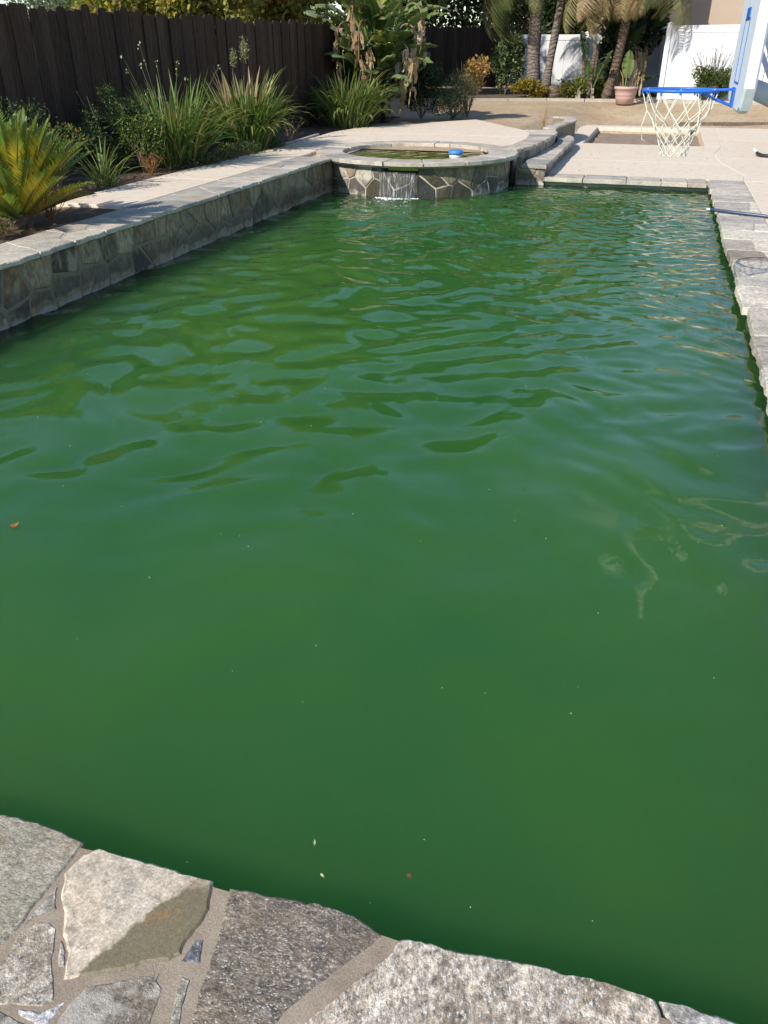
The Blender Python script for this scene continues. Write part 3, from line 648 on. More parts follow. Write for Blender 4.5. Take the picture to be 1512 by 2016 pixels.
def tan_patch(nt, v, c, n1, n2):
    # olive and rust stain over the lower right of the stone, with a wandering hard edge
    sx = nd(nt, 'SeparateXYZ', Vector=v); nw = noise(nt, v, 9, 4, 0.6)
    # stain lies right of the line through (-.80,.70) and (-.72,.86)
    a = nd(nt, 'Math', _operation='MULTIPLY_ADD', i0=sx.outputs[1], i1=-0.42, i2=0.0)
    b = nd(nt, 'Math', _operation='ADD', i0=sx.outputs[0], i1=a.outputs[0])
    d = nd(nt, 'Math', _operation='MULTIPLY_ADD', i0=nw, i1=0.10, i2=b.outputs[0])
    top = nd(nt, 'Math', _operation='MULTIPLY_ADD', i0=nw, i1=-0.10, i2=sx.outputs[1])
    e1 = ramp(nt, nd(nt, 'MapRange', Value=d.outputs[0], i1=-1.09, i2=-1.00).outputs[0], [(0.35, 0), (0.45, 1)])
    e2 = ramp(nt, nd(nt, 'MapRange', Value=top.outputs[0], i1=0.845, i2=0.945).outputs[0], [(0.25, 1), (0.6, 0)])
    e = nd(nt, 'Math', _operation='MULTIPLY', i0=e1, i1=e2).outputs[0]
    dark = mixc(nt, ramp(nt, noise(nt, v, 16, 5, 0.7), [(0.55, 0), (0.68, 0.8)]), (0.19, 0.16, 0.095), (0.33, 0.18, 0.065))
    dark = mixc(nt, 0.6, dark, ramp(nt, n2, [(0.3, (0.5,)*3), (0.5, (1,)*3), (0.7, (1.6,)*3)]), 'MULTIPLY')
    return mixc(nt, e, c, dark)
def pale_patch(col, thr, sc_=8):
    def f(nt, v, c, n1, n2):
        nw = noise(nt, v, sc_, 3, 0.5); m2 = mixc(nt, 0.4, col, ramp(nt, n2, [(0.3, (0.6,)*3), (0.5, (1,)*3), (0.7, (1.35,)*3)]), 'MULTIPLY')
        return mixc(nt, ramp(nt, nw, [(thr, 0), (thr+0.04, 1)]), c, m2)
    return f
FM = {
 'slate': m_fg('slate_grey_flagstone', (0.29, 0.26, 0.19), (0.39, 0.345, 0.26), 0.60, 0.5, 170, 0.5, (1, 2.2, 1), 0.45),
 'tan': m_fg('tan_flagstone', (0.58, 0.475, 0.35), (0.50, 0.44, 0.35), 0.64, 0.4, 170, 0.6, (1, 1, 1), 0.35, tan_patch, con=0.4, weather=((0.36, 0.30, 0.22), 0.5)),
 'mica_dark': m_fg('dark_mica_flagstone', (0.14, 0.12, 0.10), (0.33, 0.255, 0.175), 0.575, 0.8, 75, 0.4, (1, 1.6, 1), 0.9, weather=((0.21, 0.155, 0.10), 0.75)),
 'mica_pale': m_fg('pale_mica_flagstone', (0.36, 0.285, 0.205), (0.60, 0.515, 0.41), 0.555, 0.85, 65, 0.4, (1, 0.6, 1), 0.9, weather=((0.24, 0.18, 0.12), 0.7)),
 'end': m_fg('grey_flagstone', (0.44, 0.41, 0.36), (0.52, 0.49, 0.44), 0.62, 0.5, 70, 0.5),
 'granite': m_fg('granite_flagstone', (0.52, 0.45, 0.35), (0.35, 0.305, 0.245), 0.55, 0.7, 70, 0.55, bstr=0.8),
 'blue': m_fg('blue_grey_flagstone', (0.23, 0.20, 0.155), (0.32, 0.28, 0.22), 0.60, 0.5, 110, 0.5, patch=pale_patch((0.50, 0.455, 0.385), 0.49, 7)),
 'chip_dark': m_fg('dark_stone_chip', (0.12, 0.125, 0.15), (0.17, 0.17, 0.19), 0.6, 0.6, 90, 0.45),
 'chip_bar': m_fg('olive_stone_chip', (0.36, 0.35, 0.28), (0.40, 0.38, 0.31), 0.64, 0.4, 80, 0.5),
}
for k in ('chip_pale', 'chip_pale2', 'chip_white'): FM[k] = FM['end'] if k != 'chip_white' else m_fg('white_stone_chip', (0.50, 0.48, 0.45), (0.56, 0.55, 0.53), 0.62, 0.4, 70, 0.6)
FM['chip_blue'] = FM['blue']
LBL = {'slate': 'slate grey stone', 'tan': 'tan stone with olive and rust stain', 'mica_dark': 'dark glittering mica stone', 'mica_pale': 'pale glittering mica stone'}
cn = struct(link(bpy.data.objects.new('coping_near', None))); OFF[cn] = Vector((0, 0, 0))
frng = random.Random(3)
for k, poly in FG.items():
    o = stone_mb(rough_poly(poly, 0.012, 0.0022, frng), ground_frame(0.124), 0.03, 0.004, {'tan': 0.003, 'slate': 0.002}.get(k, 0.0)).build('chip_stone' if 'chip' in k else 'coping_stone', FM[k], cn)
    if k in LBL: o['label'] = LBL[k]
# mortar bed with an uneven pool edge
me_ = [(x, 0.938 + 0.012*mnoise.noise(Vector((x*9, 0, 1)))) for x in np.arange(-3.9, 1.18, 0.02)]
MB().prism([(-3.9, -0.6)] + [(1.18, -0.6)] + me_[::-1], 0.0, 0.1222).build('mortar_bed', M['mortar'], cn)
def fill(x0, x1, y0, y1):
    for c in voronoi(x0, x1, y0, y1, 0.33, 0.3, 0.022, frng, 0.4):
        stone_mb(rough_poly(c, 0.05, 0.004, frng), ground_frame(0.124), 0.03, 0.004).build('coping_stone', M['coping_pale'], cn)
fill(-3.9, -1.5, 0.0, 0.955); fill(-3.9, -1.0, -0.58, -0.02); fill(-0.98, 1.18, -0.58, 0.36); fill(0.50, 1.18, 0.38, 0.955); fill(-1.48, -1.06, 0.0, 0.54)

# ------------------------------------------------------------------ water spilling from the spa, foam, floater, debris
def wf_mat():
    m, nt, out = newmat('spilling_water'); v, _ = coords(nt, False, (26, 26, 2.2))
    n = noise(nt, v, 2.2, 4, 0.7); k = ramp(nt, n, [(0.51, 0.05), (0.66, 0.55)])
    gl = nd(nt, 'BsdfPrincipled', Base__Color=(0.68, 0.71, 0.74, 1), Roughness=0.08); gl.inputs['Specular IOR Level'].default_value = 0.8
    b = nd(nt, 'Bump', Height=n, Strength=0.8, Distance=0.03); nt.links.new(b.outputs[0], gl.inputs['Normal'])
    tr = nd(nt, 'BsdfTransparent'); mx = nd(nt, 'MixShader', Fac=k, i1=tr.outputs[0], i2=gl.outputs[0])
    nt.links.new(mx.outputs[0], out.inputs[0]); return m
wf = MB(); v = []; nu_, nv_ = 60, 14
for j in range(nv_+1):
    for i in range(nu_+1):
        t = i/nu_; s = j/nv_; spread = 1 + 0.0*s
        a = math.radians(264.2) + math.radians(20.0)*t
        z = 0.318*(1-s**1.3) + 0.0
        r = RW + 0.012 + 0.10*math.sqrt(max(0, s))*0.55 + 0.006*math.sin(40*t+3*s) + 0.004*math.sin(97*t+1)
        v.append((SX+r*math.cos(a), SY+r*math.sin(a), z))
f = [(j*(nu_+1)+i, j*(nu_+1)+i+1, (j+1)*(nu_+1)+i+1, (j+1)*(nu_+1)+i) for j in range(nv_) for i in range(nu_)]
o = wf.add(v, f).build('waterfall', wf_mat(), smooth=True); o['kind'] = 'stuff'; tag(o, 'thin sheet of water spilling from the spa into the pool', 'water')
fo = MB(); fr = random.Random(8)
def blob(mb, c, r, fl=0.5, c_=None):
    v = []; f = []
    for i, (zz, rr) in enumerate(((-0.6, 0.8), (0.1, 1), (0.75, 0.62))):
        for k in range(6): a = math.pi*2*k/6 + i*0.4; v.append((c[0]+r*rr*math.cos(a), c[1]+r*rr*math.sin(a), c[2]+r*zz*fl))
    v.append((c[0], c[1], c[2]+r*fl)); f = [(i*6+k, i*6+(k+1) % 6, (i+1)*6+(k+1) % 6, (i+1)*6+k) for i in range(2) for k in range(6)] + [(12+k, 12+(k+1) % 6, 18) for k in range(6)]
    mb.add(v, f, c_)
for i in range(120):
    a = math.radians(fr.uniform(262.5, 286)); r = RW + 0.05 + abs(fr.gauss(0, 0.06)); blob(fo, (SX+r*math.cos(a), SY+r*math.sin(a), 0.022), fr.uniform(0.004, 0.014), 0.6)
for i in range(60):
    a = math.radians(fr.uniform(264, 284)); r = RW + 0.05 + fr.expovariate(4); blob(fo, (SX+r*math.cos(a), SY+r*math.sin(a), 0.022), fr.uniform(0.003, 0.007), 0.6)
o = fo.build('foam', M['foam'], smooth=True); o['kind'] = 'stuff'; tag(o, 'white foam where the spillway water hits the pool', 'foam')
fl = thing('chlorine_floater', 'round blue and white chlorine floater bobbing in the spa', 'floater', (-2.55, 11.62, 0.388))
MB().lathe([(0.0, 0.33), (0.075, 0.33), (0.082, 0.35), (0.085, 0.415), (0.08, 0.42)], -2.55, 11.62, 24).build('float_body', M['foam'], fl, True)
MB().lathe([(0.0, 0.414), (0.095, 0.416), (0.10, 0.425), (0.099, 0.452), (0.086, 0.466), (0.04, 0.47), (0.0, 0.47)], -2.55, 11.62, 24).build('float_cap', M['blue_cap'], fl, True)

def leaf_quad(L, W, fold=0.25):
    return np.array([(0, 0, 0), (W/2, L*0.45, fold*W), (0, L, 0), (-W/2, L*0.45, fold*W)])
def floating_leaf(x, y, L, W, rz, col, label):
    mb = MB(); n = 6; v = [(0, 0, 0.002)]; pts = []
    for k in range(n+1):
        t = k/n; pts.append((W/2*math.sin(math.pi*t**0.8), L*(t-0.5), 0.004*math.sin(3*t)))
    for k in range(n+1):
        t = 1-k/n; pts.append((-W/2*math.sin(math.pi*t**0.8), L*(t-0.5), 0.004*math.cos(3*t)))
    v += pts; c, s = math.cos(rz), math.sin(rz)
    v = [(x+p[0]*c-p[1]*s, y+p[0]*s+p[1]*c, 0.028+p[2]) for p in v]
    f = [(0, i, i+1) for i in range(1, len(v)-1)] + [(0, len(v)-1, 1)]
    tag(mb.add(v, f, col).build('fallen_leaf', M['leaf_dry']), label, 'leaf', 'leaves fallen on the pool water')
floating_leaf(-2.185, 2.199, 0.050, 0.028, 0.19, (0.45, 0.16, 0.07), 'small orange leaf floating near the left frame edge')
floating_leaf(-0.293, 1.149, 0.014, 0.009, 0.91, (0.2, 0.07, 0.03), 'tiny brown leaf floating off the dark mica stone')
floating_leaf(-0.529, 1.170, 0.022, 0.005, 0.42, (0.45, 0.5, 0.2), 'thin pale green sliver floating above the dark mica stone')
floating_leaf(-0.480, 1.093, 0.016, 0.004, 0.95, (0.5, 0.5, 0.3), 'tiny straw sliver floating by the dark mica stone')
floating_leaf(0.699, 4.733, 0.060, 0.035, 4.59, (0.25, 0.32, 0.15), 'pale green leaf floating beside the right coping')
sp = MB(); sr = random.Random(77)
for i in range(120):
    x, y = sr.uniform(-3.6, 0.6), 0.98 + 5.5*sr.random()**1.7
    blob(sp, (x, y, 0.0225), sr.uniform(0.0009, 0.0022), 0.4)
o = sp.build('pool_debris', M['foam']); o['kind'] = 'stuff'; tag(o, 'fine pale specks of debris scattered over the green water', 'debris')
# basketball hoop
HX, HY = 0.40, 5.77
hp = thing('basketball_hoop', 'poolside basketball hoop with pale backboard, blue rim and white net', 'basketball hoop', (1.75, 5.4, 0.12))
y0, y1, z0, z1 = 5.15, 6.39, 1.335, 2.16
def board_prof(d):
    e = d
    return [(y0+e, z0+0.13), (y0+0.10+e*0.5, z0+0.02+e), (5.35, z0+e*0.7), (5.75, z0+e*0.7), (y1-0.18, z0+0.015+e), (y1-e, z0+0.12), (y1-e, z1-0.2), (y1-0.16, z1-e), (y0+0.16, z1-e), (y0+e, z1-0.2)]
bp = MB(); n = 10
rings = [(HX, board_prof(0.02)), (HX+0.012, board_prof(0.0)), (HX+0.05, board_prof(0.0)), (HX+0.062, board_prof(0.02))]
v = [(x, p[0], p[1]) for x, pr in rings for p in pr]
f = [(k*n+i, k*n+(i+1) % n, (k+1)*n+(i+1) % n, (k+1)*n+i) for k in range(3) for i in range(n)] + [tuple(range(n-1, -1, -1)), tuple(range(3*n, 4*n))]
bd = bp.add(v, f).build('backboard', M['board'], hp)
for lo, hi in (((HX-0.003, 5.60, 1.47), (HX+0.004, 5.612, 1.80)), ((HX-0.003, 5.928, 1.47), (HX+0.004, 5.94, 1.80)), ((HX-0.003, 5.613, 1.79), (HX+0.004, 5.927, 1.80)), ((HX-0.003, 5.613, 1.47), (HX+0.004, 5.927, 1.48)), ((HX-0.006, 5.66, 1.80), (HX+0.004, 5.88, 1.85))):
    MB().box(lo, hi).build('target_line', M['blue'], bd)
RCX, RCZ, RR = 0.095, 1.432, 0.215
MB().tube([(RCX+RR*math.cos(a), HY+RR*math.sin(a), RCZ) for a in np.linspace(0, 2*math.pi, 41)], 0.0095, 8, caps=False).build('rim', M['blue'], hp, True)
br = MB(); br.box((HX-0.012, 5.70, 1.345), (HX-0.002, 5.84, 1.45))
for s in (-1, 1):
    br.tube([(HX-0.01, HY+s*0.055, 1.355), (0.30, HY+s*0.075, 1.385), (0.22, HY+s*0.16, 1.424)], 0.007, 6)
    br.tube([(HX-0.01, HY+s*0.05, 1.44), (RCX+RR-0.015, HY+s*0.05, 1.434)], 0.006, 6)
br.build('bracket', M['blue'], hp)
net = MB(); nh = 12; rs = random.Random(2)
def ringp(k, lev, half=0):
    a = 2*math.pi*(k+half)/nh
    rad = [0.215, 0.185, 0.145, 0.118, 0.100, 0.088, 0.080][lev]; z = RCZ - [0.012, 0.115, 0.175, 0.225, 0.268, 0.305, 0.335][lev]
    sway = 0.03*lev/6
    return Vector((RCX + sway*0.6 + rad*math.cos(a), HY + rad*math.sin(a), z + 0.007*math.sin(3.1*k+lev)))
def cord(a, b, r=0.0034):
    m_ = (a+b)/2; m_.z -= 0.003; net.tube([a, m_, b], r*0.8, 5, caps=False)
for k in range(nh):
    cord(ringp(k, 0), ringp(k, 1, 0.5)); cord(ringp(k, 0), ringp(k-1, 1, 0.5))
    for lev in range(1, 6):
        h0 = 0.5 if lev % 2 else 0.0; h1 = 0.0 if lev % 2 else 0.5
        cord(ringp(k, lev, h0), ringp(k, lev+1, h1 if lev % 2 == 0 else 0.0)); cord(ringp(k, lev, h0), ringp(k + (1 if lev % 2 else -1), lev+1, h1))
    a = ringp(k, 6, 0); b = ringp(k+1, 6, 0); m_ = (a+b)/2; m_.z -= 0.025; net.tube([a, (a+m_)/2 - Vector((0, 0, 0.008)), m_, (b+m_)/2 - Vector((0, 0, 0.008)), b], 0.0036, 5, caps=False)
    lp = ringp(k, 0); net.tube([lp + Vector((0, 0, 0.02)), lp], 0.005, 5)
# one loose strand
net.tube([ringp(6, 1, 0.5), ringp(6, 2)+Vector((-0.06, 0, -0.04)), ringp(6, 3)+Vector((-0.075, 0, -0.05)), ringp(6, 3)+Vector((-0.05, 0, -0.065))], 0.003, 5)
net.build('net', M['net'], hp, True)
for k in range(nh):
    lp = ringp(k, 0); MB().tube([lp+Vector((0, 0, 0.012)), lp+Vector((0, 0, -0.008))], 0.008, 6).build('net_hook', M['blue'], hp)
MB().tube([(HX+0.055, 5.62, 1.46), (0.62, 5.60, 1.40), (0.85, 5.56, 1.29), (1.2, 5.50, 1.05), (1.55, 5.44, 0.72), (1.75, 5.4, 0.4)], [0.05, 0.055, 0.055, 0.055, 0.06, 0.065], 14).build('support_arm', M['greyplastic'], hp, True)
MB().lathe([(0.0, 0.121), (0.42, 0.121), (0.45, 0.15), (0.44, 0.34), (0.36, 0.44), (0.10, 0.48), (0.0, 0.48)], 1.95, 5.4, 20).build('base_tank', M['greyplastic'], hp, True)
MB().tube([(HX+0.062, 5.4, 1.75), (0.62, 5.5, 1.42)], 0.015, 8).build('brace', M['greyplastic'], hp); MB().tube([(HX+0.062, 6.1, 1.75), (0.62, 5.7, 1.42)], 0.015, 8).build('brace', M['greyplastic'], hp)
# hose over the coping
hs = [(0.655, 9.79, 0.148), (0.72, 9.765, 0.150), (0.80, 9.72, 0.151), (0.92, 9.665, 0.149), (1.05, 9.62, 0.147), (1.25, 9.55, 0.143), (1.7, 9.45, 0.140), (2.4, 9.5, 0.140), (3.0, 9.9, 0.140)]
h_ = thing('water_hose', 'dark blue hose lying across the right coping with its end over the water', 'hose', (1.2, 9.6, 0.12))
MB().tube(hs, 0.0165, 10).build('hose_tube', M['hose'], h_, True)
MB().tube([(0.625, 9.80, 0.145), (0.66, 9.788, 0.148)], 0.0195, 10).build('end_fitting', M['metal'], h_)
# small dark item lying on the deck by the right frame edge
it = thing('deck_scraper', 'small curved grey and black item lying on the pale deck at right', 'pool tool', (1.66, 15.4, 0.12))
MB().tube([(1.555, 15.55, 0.20), (1.60, 15.48, 0.165), (1.66, 15.40, 0.148), (1.80, 15.33, 0.145), (1.95, 15.3, 0.15)], [0.018, 0.026, 0.028, 0.03, 0.03], 8).build('handle', M['black'], it, True)
MB().tube([(1.54, 15.57, 0.225), (1.585, 15.50, 0.18)], [0.022, 0.027], 8).build('grip', M['greyplastic'], it)
# black fitting in the pit
o = MB().lathe([(0, 0.02), (0.05, 0.02), (0.055, 0.10), (0.04, 0.13), (0, 0.135)], 0.72, 20.35, 12).build('irrigation_fitting', M['black']); tag(o, 'small black round irrigation fitting in the sunken dirt pit', 'fitting')
# kerb strip, timber edging
def strip(name, pts, w, z0, z1, mat):
    root = struct(link(bpy.data.objects.new(name, None))); OFF[root] = Vector((0, 0, 0)); o2 = offs(pts, w)
    for i in range(len(pts)-1):
        L = lambda p, q, t: (p[0]+(q[0]-p[0])*t, p[1]+(q[1]-p[1])*t)
        MB().prism([L(pts[i], pts[i+1], 0.01), L(pts[i], pts[i+1], 0.99), L(o2[i], o2[i+1], 0.99), L(o2[i], o2[i+1], 0.01)], z0, z1).build('kerb_stone', mat, root)
strip('kerb', [(-5.6, 23.9), (-4.9, 24.15), (-4.0, 24.55), (-3.0, 24.85), (-2.0, 24.95), (-1.0, 25.0), (0, 25.0), (1.0, 24.95), (2.0, 24.85), (3.2, 24.7)], 0.12, 0.2, 0.475, M['kerb'])
strip('timber_edging', [(0.35, 21.35), (1.2, 21.55), (2.2, 21.85), (3.4, 22.2)], 0.05, 0.05, 0.20, M['bark'])
strip('bed_edging', [(-5.2, 12.0), (-5.19, 12.7), (-5.26, 13.6)], 0.05, 0.38, 0.445, M['kerb'])

# ------------------------------------------------------------------ fences, house
fr = random.Random(31)
def plank(mb, L, W, T, H, ear=0.03):
    p = [(0, 0), (W, 0), (W, H-ear), (W-ear, H), (ear, H), (0, H-ear)]; n = 6
    v = [(a, -T/2, b) for a, b in p] + [(a, T/2, b) for a, b in p]
    f = [tuple(range(n)), tuple(range(2*n-1, n-1, -1))] + [((i+1) % n, i, n+i, n+(i+1) % n) for i in range(n)]
    return mb.add(v, f)
PLANKS = [plank(MB(), 0, w, 0.017, h).mesh('board', M['wood']) for w, h in ((0.148, 1.66), (0.147, 1.645), (0.148, 1.67), (0.147, 1.635))]
def board_fence(pts, zb, label):
    root = thing('wooden_fence', label, 'fence', (pts[0][0], pts[0][1], zb), 'dark wooden board fences')
    for (ax, ay, az), (bx, by, bz) in zip(pts[:-1], pts[1:]):
        d = Vector((bx-ax, by-ay)); L = d.length; d.normalize(); ang = math.atan2(d.y, d.x); n = int(L/0.142)
        nn = Vector((-d.y, d.x))
        for i in range(n):
            t = (i*0.142+0.002)/L
            inst('board', fr.choice(PLANKS), root, (ax+(bx-ax)*t + nn.x*0.012*(i % 2) + fr.uniform(-0.003, 0.003), ay+(by-ay)*t + fr.uniform(-0.004, 0.004), zb + az + (bz-az)*t + fr.uniform(-0.035, 0.02)), (fr.uniform(-0.006, 0.006), fr.uniform(-0.006, 0.006), ang + fr.uniform(-0.02, 0.02)), (1, 1, fr.uniform(0.985, 1.012)))
        for z in (0.25, 0.9, 1.45):
            mb = MB(); q0 = Vector((ax, ay)) + nn*0.035*side; q1 = Vector((bx, by)) + nn*0.035*side
            mb.prism([tuple(q0 - nn*0.02), tuple(q1 - nn*0.02), tuple(q1 + nn*0.02), tuple(q0 + nn*0.02)], zb+z-0.04, zb+z+0.05).build('rail', M['wood'], root)
    return root
side = 1
board_fence([(-6.98, 5.0, 0), (-6.02, 15.9, 0), (-5.88, 17.5, 0)], 0.40, 'long dark wooden dog-eared board fence on the left behind the planting bed')
board_fence([(-5.9, 17.6, 0.0), (-8.5, 28.4, 0.1)], 0.40, 'dark wooden fence stretch slanting away behind the giant bird of paradise')
board_fence([(-8.5, 28.5, 0.17), (-5.0, 28.7, 0.17)], 0.42, 'dark wooden fence stretch at the back between giant leaves and vine shrub')
def vinyl_fence(pts, z0, h, label, panel=1.9):
    root = thing('vinyl_fence', label, 'fence', (*pts[0], z0), 'white vinyl fences')
    for a, b in zip(pts[:-1], pts[1:]):
        A, B = Vector(a), Vector(b); d = (B-A).normalized(); L = (B-A).length; nn = Vector((-d.y, d.x)); k = max(1, round(L/panel))
        def obox(name, s0, s1, z_0, z_1, t0, t1):
            P = [A+d*s0+nn*t0, A+d*s1+nn*t0, A+d*s1+nn*t1, A+d*s0+nn*t1]; MB().prism([tuple(p) for p in P], z_0, z_1).build(name, M['vinyl'], root)
        for i in range(k+1):
            s = L*i/k
            P = A+d*s; mb = MB(); w = 0.063
            q = [tuple(P+d*x+nn*y) for x, y in ((-w, -w), (w, -w), (w, w), (-w, w))]; mb.prism(q, z0-0.1, z0+h+0.03)
            po = mb.build('post', M['vinyl'], root)
            w2 = 0.075; q2 = [tuple(P+d*x+nn*y) for x, y in ((-w2, -w2), (w2, -w2), (w2, w2), (-w2, w2))]
            v = [(*p, z0+h+0.031) for p in q2] + [(*p, z0+h+0.05) for p in q2] + [(P.x, P.y, z0+h+0.09)]
            MB().add(v, [(3,2,1,0)] + [(j, (j+1) % 4, 4+(j+1) % 4, 4+j) for j in range(4)] + [(4+j, 4+(j+1) % 4, 8) for j in range(4)]).build('post_cap', M['vinyl'], po)
            if i < k:
                e = L*(i+1)/k; obox('rail', s+0.064, e-0.064, z0+h-0.16, z0+h, -0.03, 0.03); obox('rail', s+0.064, e-0.064, z0+0.02, z0+0.16, -0.03, 0.03)
                m_ = 7; wd = (e-s-0.13)/m_
                for j in range(m_): obox('board', s+0.065+wd*j+0.003, s+0.065+wd*(j+1)-0.003, z0+0.155, z0+h-0.155, -0.014, 0.014)
    return root
vinyl_fence([(-0.08, 26.0), (2.3, 25.2), (5.5, 24.4)], 0.42, 1.75, 'white vinyl fence at right behind the leafy twiggy bush', 2.4)
vinyl_fence([(-0.30, 30.9), (-0.10, 26.1)], 0.42, 1.70, 'white vinyl fence return panel beside the potted plant', 2.4)
vinyl_fence([(-4.9, 31.0), (-0.36, 31.0)], 0.42, 1.62, 'white vinyl fence seen behind the palm trunks', 1.9)
hs_ = thing('house', 'beige stucco house behind the white fence with partly shaded wall', 'house', (3, 36, 0.3))
MB().box((-0.35, 34.0, 0.3), (12, 42, 5.6)).build('wall', M['stucco'], hs_)
MB().box((-2.6, 31.4, 0.3), (-0.36, 41.9, 5.5)).build('wing', M['stucco'], hs_)
rf = MB(); rf.add([(-0.9, 33.4, 5.55), (12.6, 33.4, 5.55), (12.6, 42.6, 5.55), (-0.9, 42.6, 5.55), (3.5, 38, 7.6), (8.2, 38, 7.6)], [(3,2,1,0), (0,1,5,4), (1,2,5), (2,3,4,5), (3,0,4)]).build('roof', M['roof'], hs_)
MB().add([(-3.1, 30.9, 5.45), (-0.85, 30.9, 5.45), (-0.85, 42.3, 5.45), (-3.1, 42.3, 5.45), (-1.8, 31.5, 6.4), (-1.8, 41.5, 6.4)], [(3,2,1,0), (0,1,4), (1,2,5,4), (2,3,5), (3,0,4,5)]).build('wing_roof', M['roof'], hs_)
def window(x0, x1, z0, z1, y):
    w = MB(); t = 0.07
    w.box((x0, y-0.05, z0), (x0+t, y-0.002, z1)); w.box((x1-t, y-0.05, z0), (x1, y-0.002, z1)); w.box((x0+t, y-0.05, z1-t), (x1-t, y-0.002, z1)); w.box((x0+t, y-0.05, z0), (x1-t, y-0.002, z0+t))
    o = w.build('window', M['trim'], hs_)
    MB().box((x0+t, y-0.02, z0+t), (x1-t, y-0.012, z1-t)).build('pane', M['glass'], o)
    k = 0; z = z0+t+0.03
    while z < z1-t-0.05:
        MB().box((x0+t+0.02, y-0.034, z), (x1-t-0.02, y-0.024, z+0.03)).build('blind_slat', M['blind'], o); z += 0.065
window(2.55, 3.75, 2.42, 3.9, 34.0); window(5.2, 7.4, 2.42, 3.9, 34.0)
# ------------------------------------------------------------------ vegetation
def pick(r, pal):
    """palette of (weight, rgb) -> colour with a little variation"""
    t = r.random() * sum(p[0] for p in pal)
    for w, c in pal:
        t -= w
        if t <= 0: break
    k = r.uniform(0.8, 1.2); return tuple(q*k for q in c)
def leaf_cloud(seed, lobes, n, L, W, pal, upbias=0.3, shell=0.55):
    """n small folded leaves spread through lobes [(centre, radii)]; returns an MB"""
    r = np.random.default_rng(seed)
    vol = np.array([a*b*c for _, (a, b, c) in lobes])**0.67; pr = vol/vol.sum()
    k = r.choice(len(lobes), n, p=pr)
    C = np.array([l[0] for l in lobes], float)[k]; S = np.array([l[1] for l in lobes], float)[k]
    d = r.normal(size=(n, 3)); d /= np.linalg.norm(d, axis=1)[:, None]
    rad = shell + (1-shell)*r.random(n)**0.7; rad = np.where(r.random(n) < 0.22, r.random(n), rad) * (1 + 0.12*r.normal(size=n))
    P = C + d*S*rad[:, None]
    ax = d + 0.9*r.normal(size=(n, 3)); ax[:, 2] += upbias; ax /= np.linalg.norm(ax, axis=1)[:, None]
    t = np.cross(ax, r.normal(size=(n, 3))); t /= np.linalg.norm(t, axis=1)[:, None]; nn = np.cross(t, ax)
    sc = (0.65 + 0.7*r.random(n))[:, None]
    V = np.stack([P, P + ax*L*0.45*sc + t*W*0.5*sc + nn*W*0.15*sc, P + ax*L*sc, P + ax*L*0.45*sc - t*W*0.5*sc + nn*W*0.15*sc], 1).reshape(-1, 3)
    w = np.array([p[0] for p in pal], float); w /= w.sum(); ci = r.choice(len(pal), n, p=w)
    col = np.array([p[1] for p in pal])[ci] * (0.75 + 0.5*r.random(n))[:, None]
    m = MB(); m.v.append(V); m.c.append(np.repeat(col, 4, 0)); m.n = len(V)
    m.f = np.arange(len(V)).reshape(-1, 4).tolist(); return m
def make_lobes(r, c, R_, n, s=0.5):
    out = []
    for i in range(n):
        d = Vector((r.gauss(0, 1), r.gauss(0, 1), r.gauss(0, 1))).normalized(); q = r.uniform(0.35, 0.8)
        k = r.uniform(0.7, 1.3)*s
        out.append(((c[0]+d.x*R_[0]*q, c[1]+d.y*R_[1]*q, c[2]+d.z*R_[2]*q), (R_[0]*k, R_[1]*k, R_[2]*k)))
    return out
GREEN = (0.055, 0.105, 0.025); DKGREEN = (0.022, 0.045, 0.014); YEL = (0.30, 0.25, 0.03); LIME = (0.16, 0.20, 0.035); GREY = (0.13, 0.16, 0.10); BROWN = (0.22, 0.12, 0.05)
def stems_mb(r, base, top_c, R_, n, rad):
    m = MB()
    for i in range(n):
        e = (top_c[0]+r.uniform(-1, 1)*R_[0]*0.7, top_c[1]+r.uniform(-1, 1)*R_[1]*0.7, top_c[2]+r.uniform(-0.3, 0.8)*R_[2])
        md = tuple((base[k]*0.55+e[k]*0.45) + r.uniform(-0.04, 0.04) for k in range(3))
        m.tube([base, md, e], [rad, rad*0.7, rad*0.25], 5)
    return m
def shrub(name, label, loc, R_, n, L, W, pal, seed, lobes=9, s=0.45, mat='leaf', stems=8, cat='shrub', shell=0.5, cz=None, group=None):
    r = random.Random(seed); t = thing(name, label, cat, loc, group)
    c = (loc[0], loc[1], loc[2] + (cz if cz is not None else R_[2]*0.95))
    leaf_cloud(seed, make_lobes(r, c, R_, lobes, s), n, L, W, pal, shell=shell).build('foliage', M[mat], t)
    stems_mb(r, loc, c, R_, stems, 0.012).build('stems', M['bark'], t)
    return t
def tree(label, loc, h, R_, n, L, W, pal, seed, trunk=0.14, lobes=16, s=0.4):
    r = random.Random(seed); t = thing('broadleaf_tree', label, 'tree', loc, 'trees beyond the fences')
    c = (loc[0], loc[1], loc[2]+h-R_[2])
    lb = make_lobes(r, c, R_, lobes, s)
    tr = MB(); top = (loc[0]+0.2, loc[1], c[2]); tr.tube([loc, (loc[0]+0.1, loc[1]+0.1, (loc[2]+c[2])/2), top], [trunk, trunk*0.8, trunk*0.5], 9)
    tk = tr.build('trunk', M['bark'], t, True)
    lm = MB()
    for (q, _) in lb:
        b = Vector((loc[0]+0.12, loc[1]+0.05, loc[2]+(c[2]-loc[2])*r.uniform(0.45, 0.95))); e = Vector(q)
        lm.tube([b, (b+e)/2 + Vector((r.uniform(-0.2, 0.2), r.uniform(-0.2, 0.2), 0.15)), e], [trunk*0.4, trunk*0.25, trunk*0.08], 6)
    lm.build('limbs', M['bark'], tk, True)
    leaf_cloud(seed, lb, n, L, W, pal).build('crown', M['leaf'], t)
    return t
